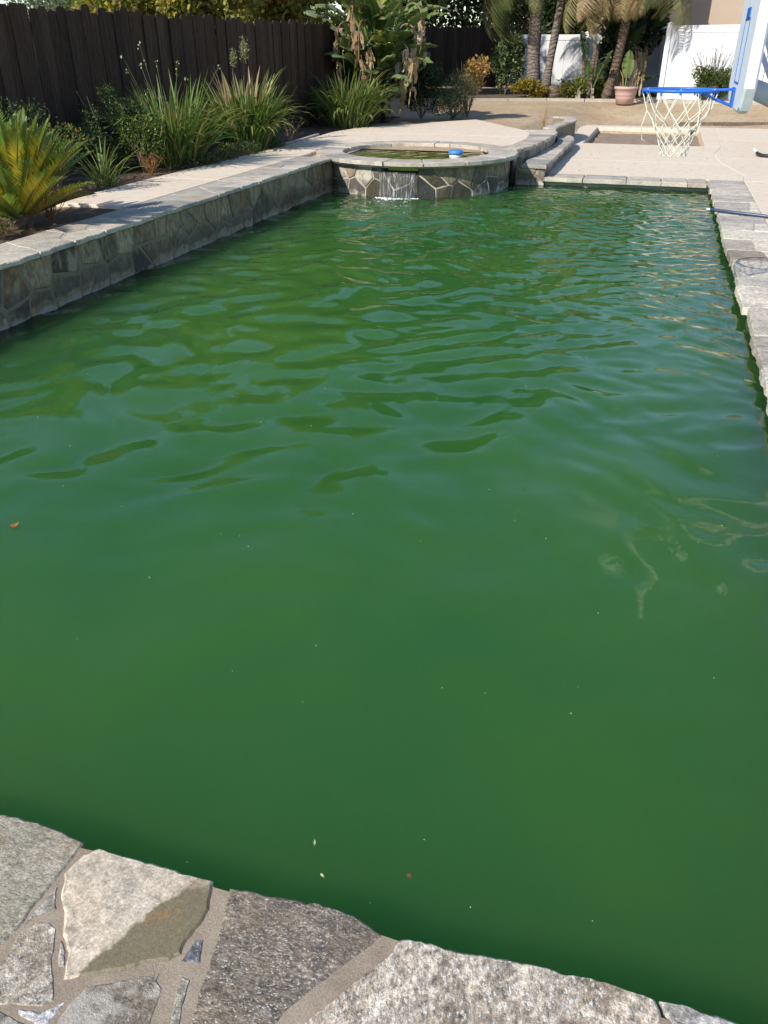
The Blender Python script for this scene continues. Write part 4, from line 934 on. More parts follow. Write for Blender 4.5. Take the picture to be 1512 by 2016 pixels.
# strap-leaved clumps
def blade_mesh(r, L, W, lean, droop, pal, tipbrown=0.12, name='leaf'):
    m = MB(); n = 7; v = []; cols = []; c = pick(r, pal); tipc = pick(r, [(1, (0.30, 0.20, 0.10))]) if r.random() < tipbrown else c
    for k in range(n+1):
        t = k/n; a = lean + droop*t*t
        # integrate along curve
        if k == 0: x, z = 0.0, 0.0
        else: x += L/n*math.sin(a); z += L/n*math.cos(a)
        w = W*(1-t**4.0)*(0.75+0.25*min(1, t*4)) + 0.0006
        nx_, nz_ = -math.cos(a), math.sin(a)
        v += [(x, -w/2, z), (x+0.25*w*math.cos(a), 0, z-0.25*w*math.sin(a)), (x, w/2, z)]
        cc = c if t < 0.8 else tipc; base_pale = 0.75 + 0.25*min(1, t*3); cols += [tuple(q*1.0 for q in cc)]*3
    f = [(3*k+j, 3*k+j+1, 3*k+4+j, 3*k+3+j) for k in range(n) for j in range(2)]
    return m.add(v, f, np.array(cols))
STRAP = [(5, (0.14, 0.21, 0.05)), (3, (0.09, 0.15, 0.04)), (3, (0.23, 0.28, 0.09)), (0.5, (0.28, 0.24, 0.11)), (0.3, (0.34, 0.26, 0.15))]
def strap_clump(label, loc, H, spread, n_parts, n_mass, seed, W=0.017, pal=STRAP, flowers=0, name='strap_leaf_clump', cat='grass clump', droop=(0.25, 1.5)):
    r = random.Random(seed); t = thing(name, label, cat, loc, 'strap-leaved clumps in the fence bed')
    variants = []
    for i in range(10):
        variants.append(blade_mesh(r, H*r.uniform(0.75, 1.1), W*r.uniform(0.8, 1.25), r.uniform(0.05, 0.7), r.uniform(*droop), pal).mesh('leaf', M['leaf']))
    for i in range(n_parts):
        a = r.uniform(0, 2*math.pi); q = r.random()**0.6*spread
        inst('leaf', r.choice(variants), t, (loc[0]+q*math.cos(a), loc[1]+q*math.sin(a), loc[2]-0.02), (r.uniform(-0.12, 0.12), r.uniform(-0.1, 0.1), a+r.uniform(-0.7, 0.7)), r.uniform(0.7, 1.12))
    m = MB()
    for i in range(n_mass):
        a = r.uniform(0, 2*math.pi); q = r.random()**0.7*spread*0.9
        b = blade_mesh(r, H*r.uniform(0.5, 1.0), W*r.uniform(0.7, 1.1), r.uniform(0.02, 0.55), r.uniform(*droop), pal)
        V = b.v[0]; a2 = a+r.uniform(-0.8, 0.8); ca, sa = math.cos(a2), math.sin(a2)
        V = np.stack([V[:, 0]*ca - V[:, 1]*sa + loc[0]+q*math.cos(a), V[:, 0]*sa + V[:, 1]*ca + loc[1]+q*math.sin(a), V[:, 2]+loc[2]-0.02], 1)
        m.add(V, b.f, b.c[0])
    o = m.build('leaf_mass', M['leaf'], t); o['kind'] = 'stuff'
    for i in range(flowers):
        a = r.uniform(0, 2*math.pi); l = r.uniform(0.15, 0.55); h = H*r.uniform(0.95, 1.3); fm = MB()
        top = Vector((loc[0]+h*math.sin(l)*math.cos(a), loc[1]+h*math.sin(l)*math.sin(a), loc[2]+h*math.cos(l)))
        fm.tube([(loc[0], loc[1], loc[2]), tuple(Vector(loc).lerp(top, 0.6)+Vector((0, 0, 0.04))), tuple(top)], [0.004, 0.004, 0.003], 5, (0.12, 0.16, 0.06))
        for k in range(3): blob(fm, (top.x+r.uniform(-0.02, 0.02), top.y+r.uniform(-0.02, 0.02), top.z+r.uniform(-0.05, 0.02)), r.uniform(0.006, 0.011), 1.4, r.choice([(0.55, 0.55, 0.38), (0.2, 0.22, 0.09), (0.6, 0.58, 0.5)]))
        fm.build('seed_stalk', M['leaf'], t)
    return t
# pinnate fronds
def frond_mesh(r, L, nl, ll, lw, arch, vee, pal, rac, start=0.12, hang=0.0, rise=0.9, fwd=0.6):
    m = MB(); n = 14; pts = []; x = z = 0.0; a0 = rise
    angs = []
    for k in range(n+1):
        t = k/n; a = a0 - arch*t**1.4
        if k: x += L/n*math.cos(a); z += L/n*math.sin(a)
        pts.append(Vector((x, 0, z))); angs.append(a)
    m.tube(pts, [0.012*L*(1-0.85*k/n)+0.002 for k in range(n+1)], 5, rac)
    V = []; F = []; C = []
    base_col = pick(r, pal)
    for i in range(nl):
        t = start + (1-start)*(i+0.5)/nl; k = min(n-1, int(t*n)); fr_ = t*n-k
        p = pts[k].lerp(pts[k+1], fr_); a = angs[k]; T = Vector((math.cos(a), 0, math.sin(a))); U = Vector((-math.sin(a), 0, math.cos(a)))
        l = ll*(math.sin(math.pi*min(1, 0.12+0.9*t))**0.6)*r.uniform(0.85, 1.1)
        for s in (-1, 1):
            d = (Vector((0, s, 0))*1.0 + T*fwd*r.uniform(0.75, 1.25) + U*vee).normalized()
            wv = T.cross(d).cross(d); wv = (T - d*T.dot(d)).normalized()
            q = [p]; dd = d.copy()
            for j in range(3):
                q.append(q[-1] + dd*l/3); dd = (dd + Vector((0, 0, -hang))).normalized()
            b = len(V); ws = (lw*0.8, lw, lw*0.7, 0.0008)
            for j in range(4): V += [tuple(q[j]-wv*ws[j]/2), tuple(q[j]+wv*ws[j]/2)]
            c = tuple(u*r.uniform(0.8, 1.2) for u in (base_col if r.random() < 0.8 else pick(r, pal))); C += [c]*8
            F += [(b+2*j, b+2*j+1, b+2*j+3, b+2*j+2) for j in range(3)]
    m.add(V, F, np.array(C)); return m
# paddle leaves (bird of paradise / banana like)
def paddle_mesh(r, L, W, pet, lean, droop, col, torn=0.35, name='leaf'):
    m = MB(); n = 15; x = z = 0; pts = []; angs = []
    tot = pet+L
    for k in range(26):
        t = k/25; a = lean + droop*t**2.0
        if k: x += tot/25*math.sin(a); z += tot/25*math.cos(a)
        pts.append(Vector((x, 0, z))); angs.append(a)
    pet_c = tuple(q*1.3 for q in col)
    m.tube(pts[:-1], [0.028*(1-0.8*k/25)*min(1, tot/2.0+0.4) for k in range(25)], 6, pet_c)
    def at(t):
        u = t*25; k = min(24, int(u)); return pts[k].lerp(pts[k+1], u-k), angs[k]
    t0 = pet/tot
    for s in (-1, 1):
        k = 0; nseg = 22; ups = r.uniform(0.15, 0.5); sag = 0
        V = []; F = []; C = []
        prev = None
        for i in range(nseg+1):
            t = i/nseg; p, a = at(t0+(1-t0)*min(t, 0.999)); U = Vector((-math.cos(a), 0, math.sin(a)))
            w = W/2*(math.sin(math.pi*min(1, t*0.93+0.07))**0.55)*(1 if t < 0.97 else 0.4)
            if r.random() < torn: ups_new = r.uniform(-0.35, 0.5)
            else: ups_new = ups
            split = ups_new != ups
            for pas in range(2 if split and i not in (0, nseg) else 1):
                u_ = ups if pas == 0 else ups_new
                e = Vector((0, s, 0))*math.cos(u_) + U*math.sin(u_)
                sh = 0.02*L*(1 if pas else -1)*(1 if split else 0)
                T = Vector((math.sin(a), 0, math.cos(a)))
                q1 = p + e*w*0.55 + U*0.06*W; q2 = p + e*w + T*sh + U*(0.03*W*math.sin(9*t+s)) - Vector((0, 0, 0.10*w*abs(math.cos(u_))))
                b = len(V); V += [tuple(p), tuple(q1), tuple(q2)]; cc = tuple(c*r.uniform(0.88, 1.12) for c in col); C += [cc, cc, cc if r.random() > 0.15 else (0.3, 0.2, 0.09)]
                if prev is not None and not (pas == 1): F += [(prev, prev+1, b+1, b), (prev+1, prev+2, b+2, b+1)]
                prev = b
            ups = ups_new
        m.add(V, F, np.array(C))
    return m
def dead_leaf_mesh(r, L, W, pet):
    m = MB(); x = z = 0; pts = []
    for k in range(13):
        t = k/12; a = 0.5 + 2.6*min(1, t*1.8)
        if k: x += (pet+L)/12*math.sin(a); z += (pet+L)/12*math.cos(a)
        pts.append(Vector((x, 0, z)))
    col = r.choice([(0.42, 0.33, 0.22), (0.34, 0.24, 0.14), (0.48, 0.40, 0.30)])
    m.tube(pts, 0.012, 5, tuple(c*0.7 for c in col))
    for i in range(9):
        p = pts[r.randint(5, 12)]; y = r.uniform(-1, 1)*W*0.5; V = []; l = L*r.uniform(0.35, 0.7); w = r.uniform(0.02, 0.07); tw = r.uniform(0, 3)
        for j in range(5):
            t = j/4; q = p + Vector((r.uniform(-0.03, 0.03), y*(0.3+0.7*t), -l*t)); ww = w*(1-0.6*t); V += [(q.x-ww*math.cos(tw+t), q.y-ww*math.sin(tw+t), q.z), (q.x+ww*math.cos(tw+t), q.y+ww*math.sin(tw+t), q.z)]
        k = r.uniform(0.7, 1.2); m.add(V, [(2*j, 2*j+1, 2*j+3, 2*j+2) for j in range(4)], tuple(c*k for c in col))
    return m

# --- the fence bed, from the near left
BZ = 0.42
def cycad(loc):
    r = random.Random(12); root = thing('sago_palm', 'sago palm with stiff green and yellow orange fronds at the left frame edge', 'cycad', loc)
    tr = MB(); tr.lathe([(0.09, loc[2]-0.02), (0.11, loc[2]+0.05), (0.08, loc[2]+0.12), (0.03, loc[2]+0.17), (0, loc[2]+0.18)], loc[0], loc[1], 12); tr.build('trunk', M['palm_fibre'], root)
    PG = [(5, (0.11, 0.195, 0.04)), (2, (0.20, 0.27, 0.05))]; PY = [(3, (0.58, 0.47, 0.045)), (2, (0.42, 0.42, 0.05)), (1, (0.60, 0.36, 0.035))]; PO = [(2, (0.48, 0.22, 0.03)), (2, (0.40, 0.27, 0.05)), (1, (0.25, 0.2, 0.05))]
    N_ = 92
    for i in range(N_):
        q = i/N_; a = i*2.39996; k = r.random()
        rise = 1.52 - 1.12*q**1.15 + r.uniform(-0.12, 0.12)
        pal = PO if (q > 0.8 and k < 0.45) else (PY if k < 0.62 else PG)
        m = frond_mesh(r, r.uniform(0.68, 0.80)*(0.8 if pal is PO else 1), 58, 0.115, 0.0092, r.uniform(0.12, 0.4), 0.6, pal, (0.20, 0.19, 0.04), 0.10, 0.02, rise, 1.0)
        if pal is PY:       # yellow near the base, green towards the tip
            nl8 = 58*2*8; C = m.c[1].copy(); t = np.repeat(np.arange(58)/58, 16)
            g_ = np.clip((t-0.62)/0.25, 0, 1)[:, None]; m.c[1] = C*(1-g_) + np.array((0.12, 0.20, 0.04))*g_
        inst('frond', m.mesh('frond', M['leaf_cycad']), root, (loc[0]+0.05*math.cos(a), loc[1]+0.05*math.sin(a), loc[2]+0.12-0.08*q), (r.uniform(-0.2, 0.2), 0, a+r.uniform(-0.2, 0.2)))
cycad((-4.78, 5.66, BZ))
HEDGE = [(5, DKGREEN), (3, (0.04, 0.075, 0.02)), (1.0, LIME)]
shrub('boxwood_shrub', 'dark green shrub low by the fence at the left frame edge', (-6.15, 7.3, BZ), (0.55, 0.7, 0.40), 5200, 0.032, 0.017, HEDGE, 41, cz=0.42)
shrub('upright_shrub', 'dark shrub with upright leafy stems against the fence left of the lily clump', (-5.95, 8.75, BZ), (0.40, 0.62, 0.47), 6000, 0.03, 0.016, HEDGE, 42, lobes=14, s=0.33, cz=0.45)
shrub('yellow_green_shrub', 'small lime tipped shrub right behind the sago palm', (-5.45, 7.05, BZ), (0.3, 0.4, 0.28), 2600, 0.03, 0.017, [(3, LIME), (2, (0.10, 0.14, 0.03)), (1, (0.30, 0.16, 0.05)), (2, DKGREEN)], 43, cz=0.40)
shrub('glossy_shrub', 'small bright leaved shrub between the upright shrub and the lily clump', (-5.5, 8.7, BZ), (0.26, 0.30, 0.34), 2600, 0.032, 0.017, [(3, LIME), (3, (0.07, 0.12, 0.025)), (3, DKGREEN)], 44, cz=0.32)
strap_clump('small sparse strap leaved clump just behind the sago palm', (-5.40, 7.75, BZ), 0.55, 0.10, 22, 20, 51, 0.022, flowers=0)
strap_clump('tall strap leaved lily clump with pale seed pods in front of the upright shrub', (-5.55, 9.45, BZ), 1.0, 0.30, 200, 400, 52, 0.029, flowers=11, droop=(0.1, 1.7))
strap_clump('dense broad strap leaved clump at mid bed with two plume stalks rising behind', (-5.50, 11.35, BZ), 1.0, 0.32, 200, 380, 53, 0.044, droop=(0.1, 1.9))
strap_clump('strap leaved clump under the giant bird of paradise', (-5.35, 15.35, BZ), 1.0, 0.36, 200, 380, 54, 0.040, flowers=4, droop=(0.2, 1.9))
def plume(loc, h, ph, label):
    r = random.Random(int(h*100)); t = thing('plume_weed', label, 'weed', loc, 'plume stalks behind the mid clump'); s = MB(); s.tube([loc, (loc[0]+0.02, loc[1], loc[2]+h*0.5), (loc[0]+0.05, loc[1]+0.02, loc[2]+h)], [0.006, 0.005, 0.003], 5); s.build('stalk', M['bark'], t)
    leaf_cloud(5, [((loc[0]+0.05, loc[1]+0.02, loc[2]+h-ph*0.5), (0.055*ph/0.3, 0.055*ph/0.3, ph*0.5))], 420, 0.028, 0.012, [(3, (0.22, 0.24, 0.11)), (2, (0.32, 0.30, 0.18))], 0.6, 0.2).build('foliage', M['leaf'], t)  # this foliage is the plume head itself, shaped from small leaf pieces
plume((-5.75, 11.9, BZ), 1.37, 0.34, 'taller plume topped stalk rising behind the dense strap clump')
plume((-5.85, 11.75, BZ), 1.22, 0.22, 'shorter slim plume stalk left of the taller plume')
GC = [(4, (0.11, 0.135, 0.075)), (3, (0.07, 0.095, 0.045)), (1, (0.22, 0.19, 0.08))]
def mat_plant(label, x0, x1, y0, y1, h, n, seed, pal=GC):
    r = random.Random(seed); lb = [((r.uniform(x0, x1), r.uniform(y0, y1), BZ+h*0.4), (0.14, 0.16, h*r.uniform(0.5, 1.0))) for _ in range(16)]
    t = thing('ground_cover', label, 'ground cover', ((x0+x1)/2, (y0+y1)/2, BZ)); leaf_cloud(seed, lb, n, 0.026, 0.013, pal, 0.6, 0.3).build('foliage', M['leaf'], t)['kind'] = 'stuff'
mat_plant('low grey green ground cover spilling to the deck below the lily clump', -5.35, -5.12, 9.2, 10.4, 0.10, 5200, 61)
mat_plant('low green ground cover at the foot of the dense strap clump', -5.55, -5.12, 10.5, 11.6, 0.13, 4200, 62, [(3, (0.09, 0.12, 0.04)), (2, (0.15, 0.17, 0.05)), (2, (0.06, 0.08, 0.04))])
def dry_weed(label, loc, h, spread, n, seed, col):
    r = random.Random(seed); m = MB()
    for i in range(n):
        a = r.uniform(0, 6.28); q = spread*r.random(); e = (loc[0]+q*math.cos(a), loc[1]+q*math.sin(a), loc[2]+h*r.uniform(0.3, 1)); md = ((loc[0]+e[0])/2+r.uniform(-0.03, 0.03), (loc[1]+e[1])/2+r.uniform(-0.03, 0.03), (loc[2]+e[2])/2+0.02)
        m.tube([loc, md, e], [0.004, 0.003, 0.0015], 4, col)
        for k in range(5): 
            u = r.uniform(0.4, 1); b = Vector(md).lerp(Vector(e), u); m.tube([b, b+Vector((r.uniform(-0.05, 0.05), r.uniform(-0.05, 0.05), r.uniform(0, 0.05)))], [0.002, 0.001], 3, col)
    tag(m.build('dry_weed', M['leaf_dry']), label, 'weed')
dry_weed('rust brown dried weed at the deck edge in front of the lily clump', (-5.3, 8.5, BZ), 0.25, 0.2, 26, 71, (0.30, 0.14, 0.06))
dry_weed('brown dead twigs at the base of the sago palm', (-4.55, 5.75, BZ), 0.36, 0.2, 26, 72, (0.16, 0.09, 0.05))
dry_weed('pale dry grass tuft behind the curved coping at the dirt edge', (-1.95, 16.1, 0.43), 0.5, 0.22, 24, 73, (0.45, 0.33, 0.2))
dry_weed('tan dead stems right of the dense strap clump', (-5.3, 12.4, BZ), 0.35, 0.3, 18, 74, (0.36, 0.27, 0.17))

# giant bird of paradise
def paradise(label, loc, specs, dead, seed, stems):
    r = random.Random(seed); t = thing('bird_of_paradise', label, 'plant', loc, 'bird of paradise plants')
    for i in range(stems):
        a = r.uniform(0, 6.28); q = r.uniform(0.05, 0.25); b = (loc[0]+q*math.cos(a), loc[1]+q*math.sin(a), loc[2]-0.05)
        MB().tube([b, (b[0]+0.05*math.cos(a), b[1]+0.05*math.sin(a), b[2]+0.7), (b[0]+0.16*math.cos(a), b[1]+0.16*math.sin(a), b[2]+1.35)], [0.07, 0.06, 0.04], 8).build('stem', M['palm_fibre'], t, True)
    for (L, W, pet, lean, droop, rz, dz, col) in specs:
        q = r.uniform(0.0, 0.15)
        m = paddle_mesh(r, L, W, pet, lean, droop, col)
        inst('leaf', m.mesh('leaf', M['leaf_gloss']), t, (loc[0]+q*math.cos(rz), loc[1]+q*math.sin(rz), loc[2]+dz), (r.uniform(-0.15, 0.15), 0, rz))
    for (L, rz, dz, q) in dead:
        m = dead_leaf_mesh(r, L, 0.30, 0.35)
        inst('dead_leaf', m.mesh('dead_leaf', M['leaf_dry']), t, (loc[0]+q*math.cos(rz), loc[1]+q*math.sin(rz), loc[2]+dz), (0, 0, rz))
    return t
r = random.Random(90); PC = [(0.11, 0.17, 0.045), (0.15, 0.21, 0.07), (0.06, 0.10, 0.03), (0.26, 0.27, 0.06), (0.15, 0.20, 0.10)]
specs = [(r.uniform(0.7, 1.1), r.uniform(0.30, 0.46), r.uniform(0.6, 1.2), r.uniform(0.1, 0.45), r.uniform(0.5, 1.7), r.uniform(0, 6.28), r.uniform(0.2, 1.0), r.choice(PC)) for _ in range(40)] + [(r.uniform(0.6, 0.9), r.uniform(0.28, 0.42), r.uniform(0.3, 0.7), r.uniform(0.3, 0.8), r.uniform(0.6, 1.6), r.uniform(-1.9, 1.0) if r.random() < 0.6 else r.uniform(2.5, 4.4), r.uniform(0.2, 1.2), r.choice(PC)) for _ in range(22)] + [(r.uniform(0.6, 0.95), r.uniform(0.34, 0.5), r.uniform(0.15, 0.6), r.uniform(0.2, 0.9), r.uniform(0.5, 1.4), r.uniform(0, 6.28), r.uniform(0.1, 0.8), r.choice([PC[2], PC[0], (0.045, 0.08, 0.028)])) for _ in range(26)]
specs += [(0.7, 0.32, 0.6, 0.7, 1.3, -0.2, 0.5, PC[1]), (0.75, 0.34, 0.5, 0.8, 1.5, -0.7, 0.4, PC[4]), (0.6, 0.3, 0.6, 0.6, 1.2, 0.1, 0.7, PC[3]), (0.8, 0.36, 0.5, 0.9, 1.5, -1.6, 0.2, PC[0])]
dead = [(r.uniform(0.35, 0.6), r.uniform(3.2, 7.2), r.uniform(0.95, 2.0), r.uniform(0.15, 0.65)) for _ in range(17)]
paradise('giant bird of paradise with torn green and dead tan leaves at the fence corner', (-5.25, 16.7, BZ), specs, dead, 91, 8)
SAGE = [(4, (0.12, 0.14, 0.085)), (3, (0.085, 0.105, 0.055)), (1.5, (0.19, 0.17, 0.09)), (1, DKGREEN)]
shrub('sage_shrub', 'grey green sage like shrub at the end of the upper deck', (-3.95, 17.55, BZ), (0.58, 0.5, 0.42), 9000, 0.034, 0.011, SAGE, 81, lobes=16, s=0.38, cz=0.38)
shrub('rusty_shrub', 'shrub with rusty dried flower heads behind the grey green shrub', (-3.75, 18.0, BZ), (0.42, 0.35, 0.32), 2600, 0.045, 0.03, [(3, (0.40, 0.20, 0.06)), (2, (0.46, 0.30, 0.10)), (2, (0.20, 0.19, 0.06))], 82, cz=0.80, stems=16)
shrub('dark_shrub', 'dark leafy shrub under the right side of the giant bird of paradise', (-4.55, 17.4, BZ), (0.45, 0.4, 0.5), 4200, 0.05, 0.026, [(4, DKGREEN), (2, (0.05, 0.085, 0.03))], 83, cz=0.5)
# --- back bed
B2 = 0.44
shrub('vine_shrub', 'tall pale leaved vine shrub at the right end of the back wooden fence', (-4.55, 27.2, B2), (0.55, 0.4, 0.95), 6500, 0.075, 0.05, [(4, (0.14, 0.19, 0.08)), (3, (0.24, 0.29, 0.14)), (3, DKGREEN)], 84, lobes=22, s=0.3, cz=0.95, shell=0.3)
YB = [(4, (0.34, 0.26, 0.025)), (3, (0.20, 0.20, 0.03)), (2, (0.30, 0.16, 0.03)), (1, DKGREEN)]
shrub('yellow_bush', 'golden yellow rounded bush at the foot of the left palm trunk', (-3.65, 26.0, B2), (0.50, 0.4, 0.28), 4200, 0.06, 0.035, YB, 85, cz=0.20)
shrub('yellow_bush', 'yellow green rounded bush left of the pink pot', (-1.95, 26.0, B2), (0.52, 0.42, 0.33), 4600, 0.06, 0.035, [(4, (0.26, 0.27, 0.03)), (3, (0.13, 0.17, 0.03)), (2, DKGREEN)], 86, cz=0.26)
shrub('yellow_bush', 'small olive yellow bush between the palm trunks and the yellow green bush', (-2.62, 26.1, B2), (0.22, 0.25, 0.22), 1500, 0.05, 0.03, [(3, (0.20, 0.18, 0.03)), (2, (0.12, 0.12, 0.03))], 87, cz=0.18)
fb = shrub('fence_bush', 'leafy bush with bare upright twigs against the white fence', (1.15, 25.25, B2), (0.55, 0.35, 0.40), 4200, 0.06, 0.035, [(4, (0.07, 0.11, 0.03)), (2, (0.16, 0.20, 0.05)), (2, DKGREEN)], 88, lobes=14, s=0.38, cz=0.40)
r = random.Random(15)
for i in range(34):
    a = r.uniform(-0.75, 0.75); h = r.uniform(0.8, 1.35); e = (1.15+h*math.sin(a)*0.75, 25.25+r.uniform(-0.2, 0.2), B2+h*math.cos(a)*1.02)
    tw = MB().tube([(1.15+a*0.2, 25.25, B2+0.15), ((1.15+e[0])/2+r.uniform(-0.03, 0.03), 25.25, (B2+0.15+e[2])/2), e], [0.009, 0.006, 0.003], 4, (0.10, 0.08, 0.06))
    for k in range(5):
        q = Vector(e).lerp(Vector((1.15+a*0.3, 25.25, B2+0.5)), r.uniform(0, 0.5)); tw.tube([q, q+Vector((r.uniform(-0.06, 0.06), r.uniform(-0.04, 0.04), r.uniform(0.02, 0.08)))], [0.004, 0.002], 3, (0.10, 0.08, 0.06))
    tw.build('twig', M['leaf_dry'], fb)
# palms
def frond_set(seed, dry):
    r = random.Random(seed); pal = [(4, (0.12, 0.15, 0.055)), (2, (0.18, 0.19, 0.08)), (1, (0.28, 0.22, 0.11))] if not dry else [(3, (0.40, 0.31, 0.18)), (2, (0.30, 0.23, 0.12)), (1, (0.24, 0.23, 0.11))]
    return [frond_mesh(r, L, 76, 0.78, 0.015, arch, 0.10, pal, (0.2, 0.19, 0.08), 0.14, 1.8, rise).mesh('frond', M['leaf'] if not dry else M['leaf_dry']) for L, arch, rise in ((2.4, 2.0, 1.15), (2.2, 2.3, 0.9), (2.5, 1.7, 1.3), (2.1, 2.6, 0.8))]
FG_, FD_ = frond_set(1, False), frond_set(2, True)
def palm(label, loc, h, lean, rad, seed, n, extra=(), bark='palm_bark', bulge=1.0, dryfrac=0.25):
    r = random.Random(seed); t = thing('queen_palm', label, 'palm', loc, 'palms in the back bed')
    pts = []; rads = []
    for k in range(15):
        q = k/14; pts.append((loc[0]+lean*q+0.03*math.sin(5*q+seed), loc[1], loc[2]-0.05+h*q)); rads.append(rad*(1.25-0.3*min(1, q*5))*(1+0.05*math.sin(23*q+seed))*(bulge if q > 0.8 else 1))
    MB().tube(pts, rads, 14).build('trunk', M[bark], t, True)
    top = pts[-1]
    MB().tube([top, (top[0], top[1], top[2]+0.35), (top[0], top[1], top[2]+0.75)], [rad*1.1, rad*0.9, rad*0.25], 10).build('crownshaft', M['palm_fibre'], t, True)
    for i in range(n):
        a = i*2.39996+r.uniform(-0.2, 0.2); q = i/n; dry = r.random() < dryfrac and q > 0.4
        inst('frond', r.choice(FD_ if dry else FG_), t, (top[0]+rad*0.6*math.cos(a), top[1]+rad*0.6*math.sin(a), top[2]+0.55-0.35*q), (r.uniform(-0.15, 0.15), 0.55*q - 0.25 + r.uniform(-0.1, 0.1), a), r.uniform(0.85, 1.1))
    for (a, ry, sc__, dry) in extra:
        inst('frond', r.choice(FD_ if dry else FG_), t, (top[0], top[1], top[2]+0.2), (0, ry, a), sc__)
palm('palm with thick pale bulging trunk behind the golden yellow bush', (-3.62, 26.7, B2), 3.1, -0.16, 0.19, 3, 18, [(3.2, 0.95, 1.35, False), (2.9, 0.9, 1.3, True), (3.5, 0.9, 1.35, False), (2.6, 1.0, 1.3, False), (3.3, 0.8, 0.95, False), (3.0, 0.75, 0.9, True), (3.8, 0.75, 0.9, False), (2.7, 0.85, 0.9, True), (3.1, 0.5, 1.1, False), (3.5, 0.6, 1.0, True), (2.8, 0.55, 1.0, False), (4.2, 0.4, 1.15, False)], bulge=1.35)
palm('palm with slim dark leaning trunk right of the bulging trunk', (-3.25, 26.5, B2), 3.4, 0.26, 0.115, 4, 18, [(0.0, 0.95, 1.35, True), (5.9, 0.9, 1.3, True), (0.4, 1.0, 1.3, True), (4.4, 1.0, 1.2, False), (0.3, 0.85, 1.0, True), (5.9, 0.8, 1.0, True), (3.6, 0.8, 1.0, False), (4.4, 0.7, 1.0, False), (0.0, 0.5, 1.1, True), (5.6, 0.55, 1.1, True)])
palm('short fibrous trunked palm with drooping dry fronds above the pink pot', (-1.50, 25.75, B2), 2.75, 0.40, 0.12, 6, 26, [(0.1, 1.0, 1.0, True), (5.9, 1.05, 0.95, True), (3.2, 1.0, 1.05, True), (3.5, 0.95, 1.1, True), (2.9, 1.0, 1.0, True), (4.0, 1.1, 1.0, True), (4.4, 0.75, 0.8, True), (4.8, 0.85, 0.75, True), (0.4, 0.85, 0.8, True), (6.0, 0.8, 0.8, False), (2.6, 0.7, 0.9, True), (5.0, 0.6, 0.8, True), (0.2, 0.65, 0.8, False), (0.0, 0.75, 0.75, True), (3.3, 0.7, 0.85, True), (3.5, 0.55, 0.9, True), (3.9, 0.6, 0.85, True), (2.9, 0.8, 0.9, True), (5.6, 0.7, 0.75, True), (3.2, 0.85, 0.8, True)], 'palm_fibre', 1.3, 0.45)
# smaller bird of paradise in the back bed
r = random.Random(95)
sp2 = [(0.75, 0.34, 0.7, 0.45, 1.0, 0.1, 0.9, (0.055, 0.10, 0.035)), (0.8, 0.36, 0.6, 0.35, 0.7, 0.3, 0.9, (0.03, 0.065, 0.025)), (0.75, 0.32, 0.35, 0.5, 0.9, 3.6, 0.15, (0.10, 0.15, 0.06)), (0.7, 0.3, 0.3, 0.9, 0.7, 3.3, 0.05, (0.05, 0.09, 0.03)), (0.8, 0.34, 0.8, 0.2, 0.5, 3.9, 0.5, (0.06, 0.11, 0.05)), (0.7, 0.3, 0.3, 0.8, 0.9, -0.3, 0.1, (0.04, 0.07, 0.03)), (0.8, 0.32, 0.9, 0.15, 0.4, 4.5, 0.6, (0.05, 0.10, 0.05)), (0.8, 0.34, 0.6, 0.3, 0.6, 2.6, 0.6, (0.035, 0.07, 0.03)), (0.9, 0.4, 0.6, 0.3, 0.7, 0.2, 1.2, (0.04, 0.075, 0.03)), (0.8, 0.35, 0.5, 0.5, 0.8, 5.2, 0.8, (0.05, 0.085, 0.035)), (0.8, 0.35, 0.4, 0.5, 0.8, 4.2, 0.3, (0.04, 0.07, 0.03))] + [(r.uniform(0.8, 1.2), r.uniform(0.36, 0.5), r.uniform(0.2, 0.9), r.uniform(0.1, 0.5), r.uniform(0.3, 1.1), r.uniform(0, 6.28), r.uniform(0.1, 1.0), r.choice([(0.03, 0.055, 0.025), (0.045, 0.08, 0.035), (0.02, 0.04, 0.02)])) for _ in range(24)]
paradise('smaller bird of paradise with dark leaves and brown dead ones behind the pink pot', (-1.15, 26.9, B2), sp2, [(r.uniform(0.5, 0.7), r.uniform(-1.2, 0.6), r.uniform(0.7, 1.4), 0.2) for _ in range(12)] + [(0.5, r.uniform(3.5, 4.8), r.uniform(0.3, 1.0), 0.5) for _ in range(6)], 96, 5)
paradise('young bird of paradise leaves left of the fibrous palm trunk', (-2.0, 25.75, B2), [(0.6, 0.3, 0.4, 0.3, 0.6, 4.4, 0.1, (0.10, 0.16, 0.06)), (0.7, 0.3, 0.45, 0.35, 0.8, 5.4, 0.1, (0.09, 0.15, 0.06)), (0.6, 0.28, 0.35, 0.8, 0.9, 3.5, 0.05, (0.06, 0.10, 0.04)), (0.6, 0.28, 0.5, 0.25, 0.6, 0.4, 0.2, (0.06, 0.11, 0.05)), (0.7, 0.3, 0.8, 0.1, 0.4, 2.2, 0.2, (0.05, 0.09, 0.04))], [(0.4, 5.0, 0.3, 0.15), (0.4, 4.2, 0.25, 0.2)], 97, 3)
o = MB(); rr = random.Random(4)
v = [(0, 0, 0.34)]; f = []
for i, (zz, q) in enumerate(((0.30, 0.12), (0.18, 0.20), (0.0, 0.22), (-0.05, 0.20))):
    for k in range(10): a = 2*math.pi*k/10; kq = q*rr.uniform(0.85, 1.12); v.append((kq*math.cos(a), kq*math.sin(a)*0.8, zz+rr.uniform(-0.015, 0.015)))
f = [(0, 1+k, 1+(k+1) % 10) for k in range(10)] + [(1+i*10+k, 11+i*10+k, 11+i*10+(k+1) % 10, 1+i*10+(k+1) % 10) for i in range(3) for k in range(10)]
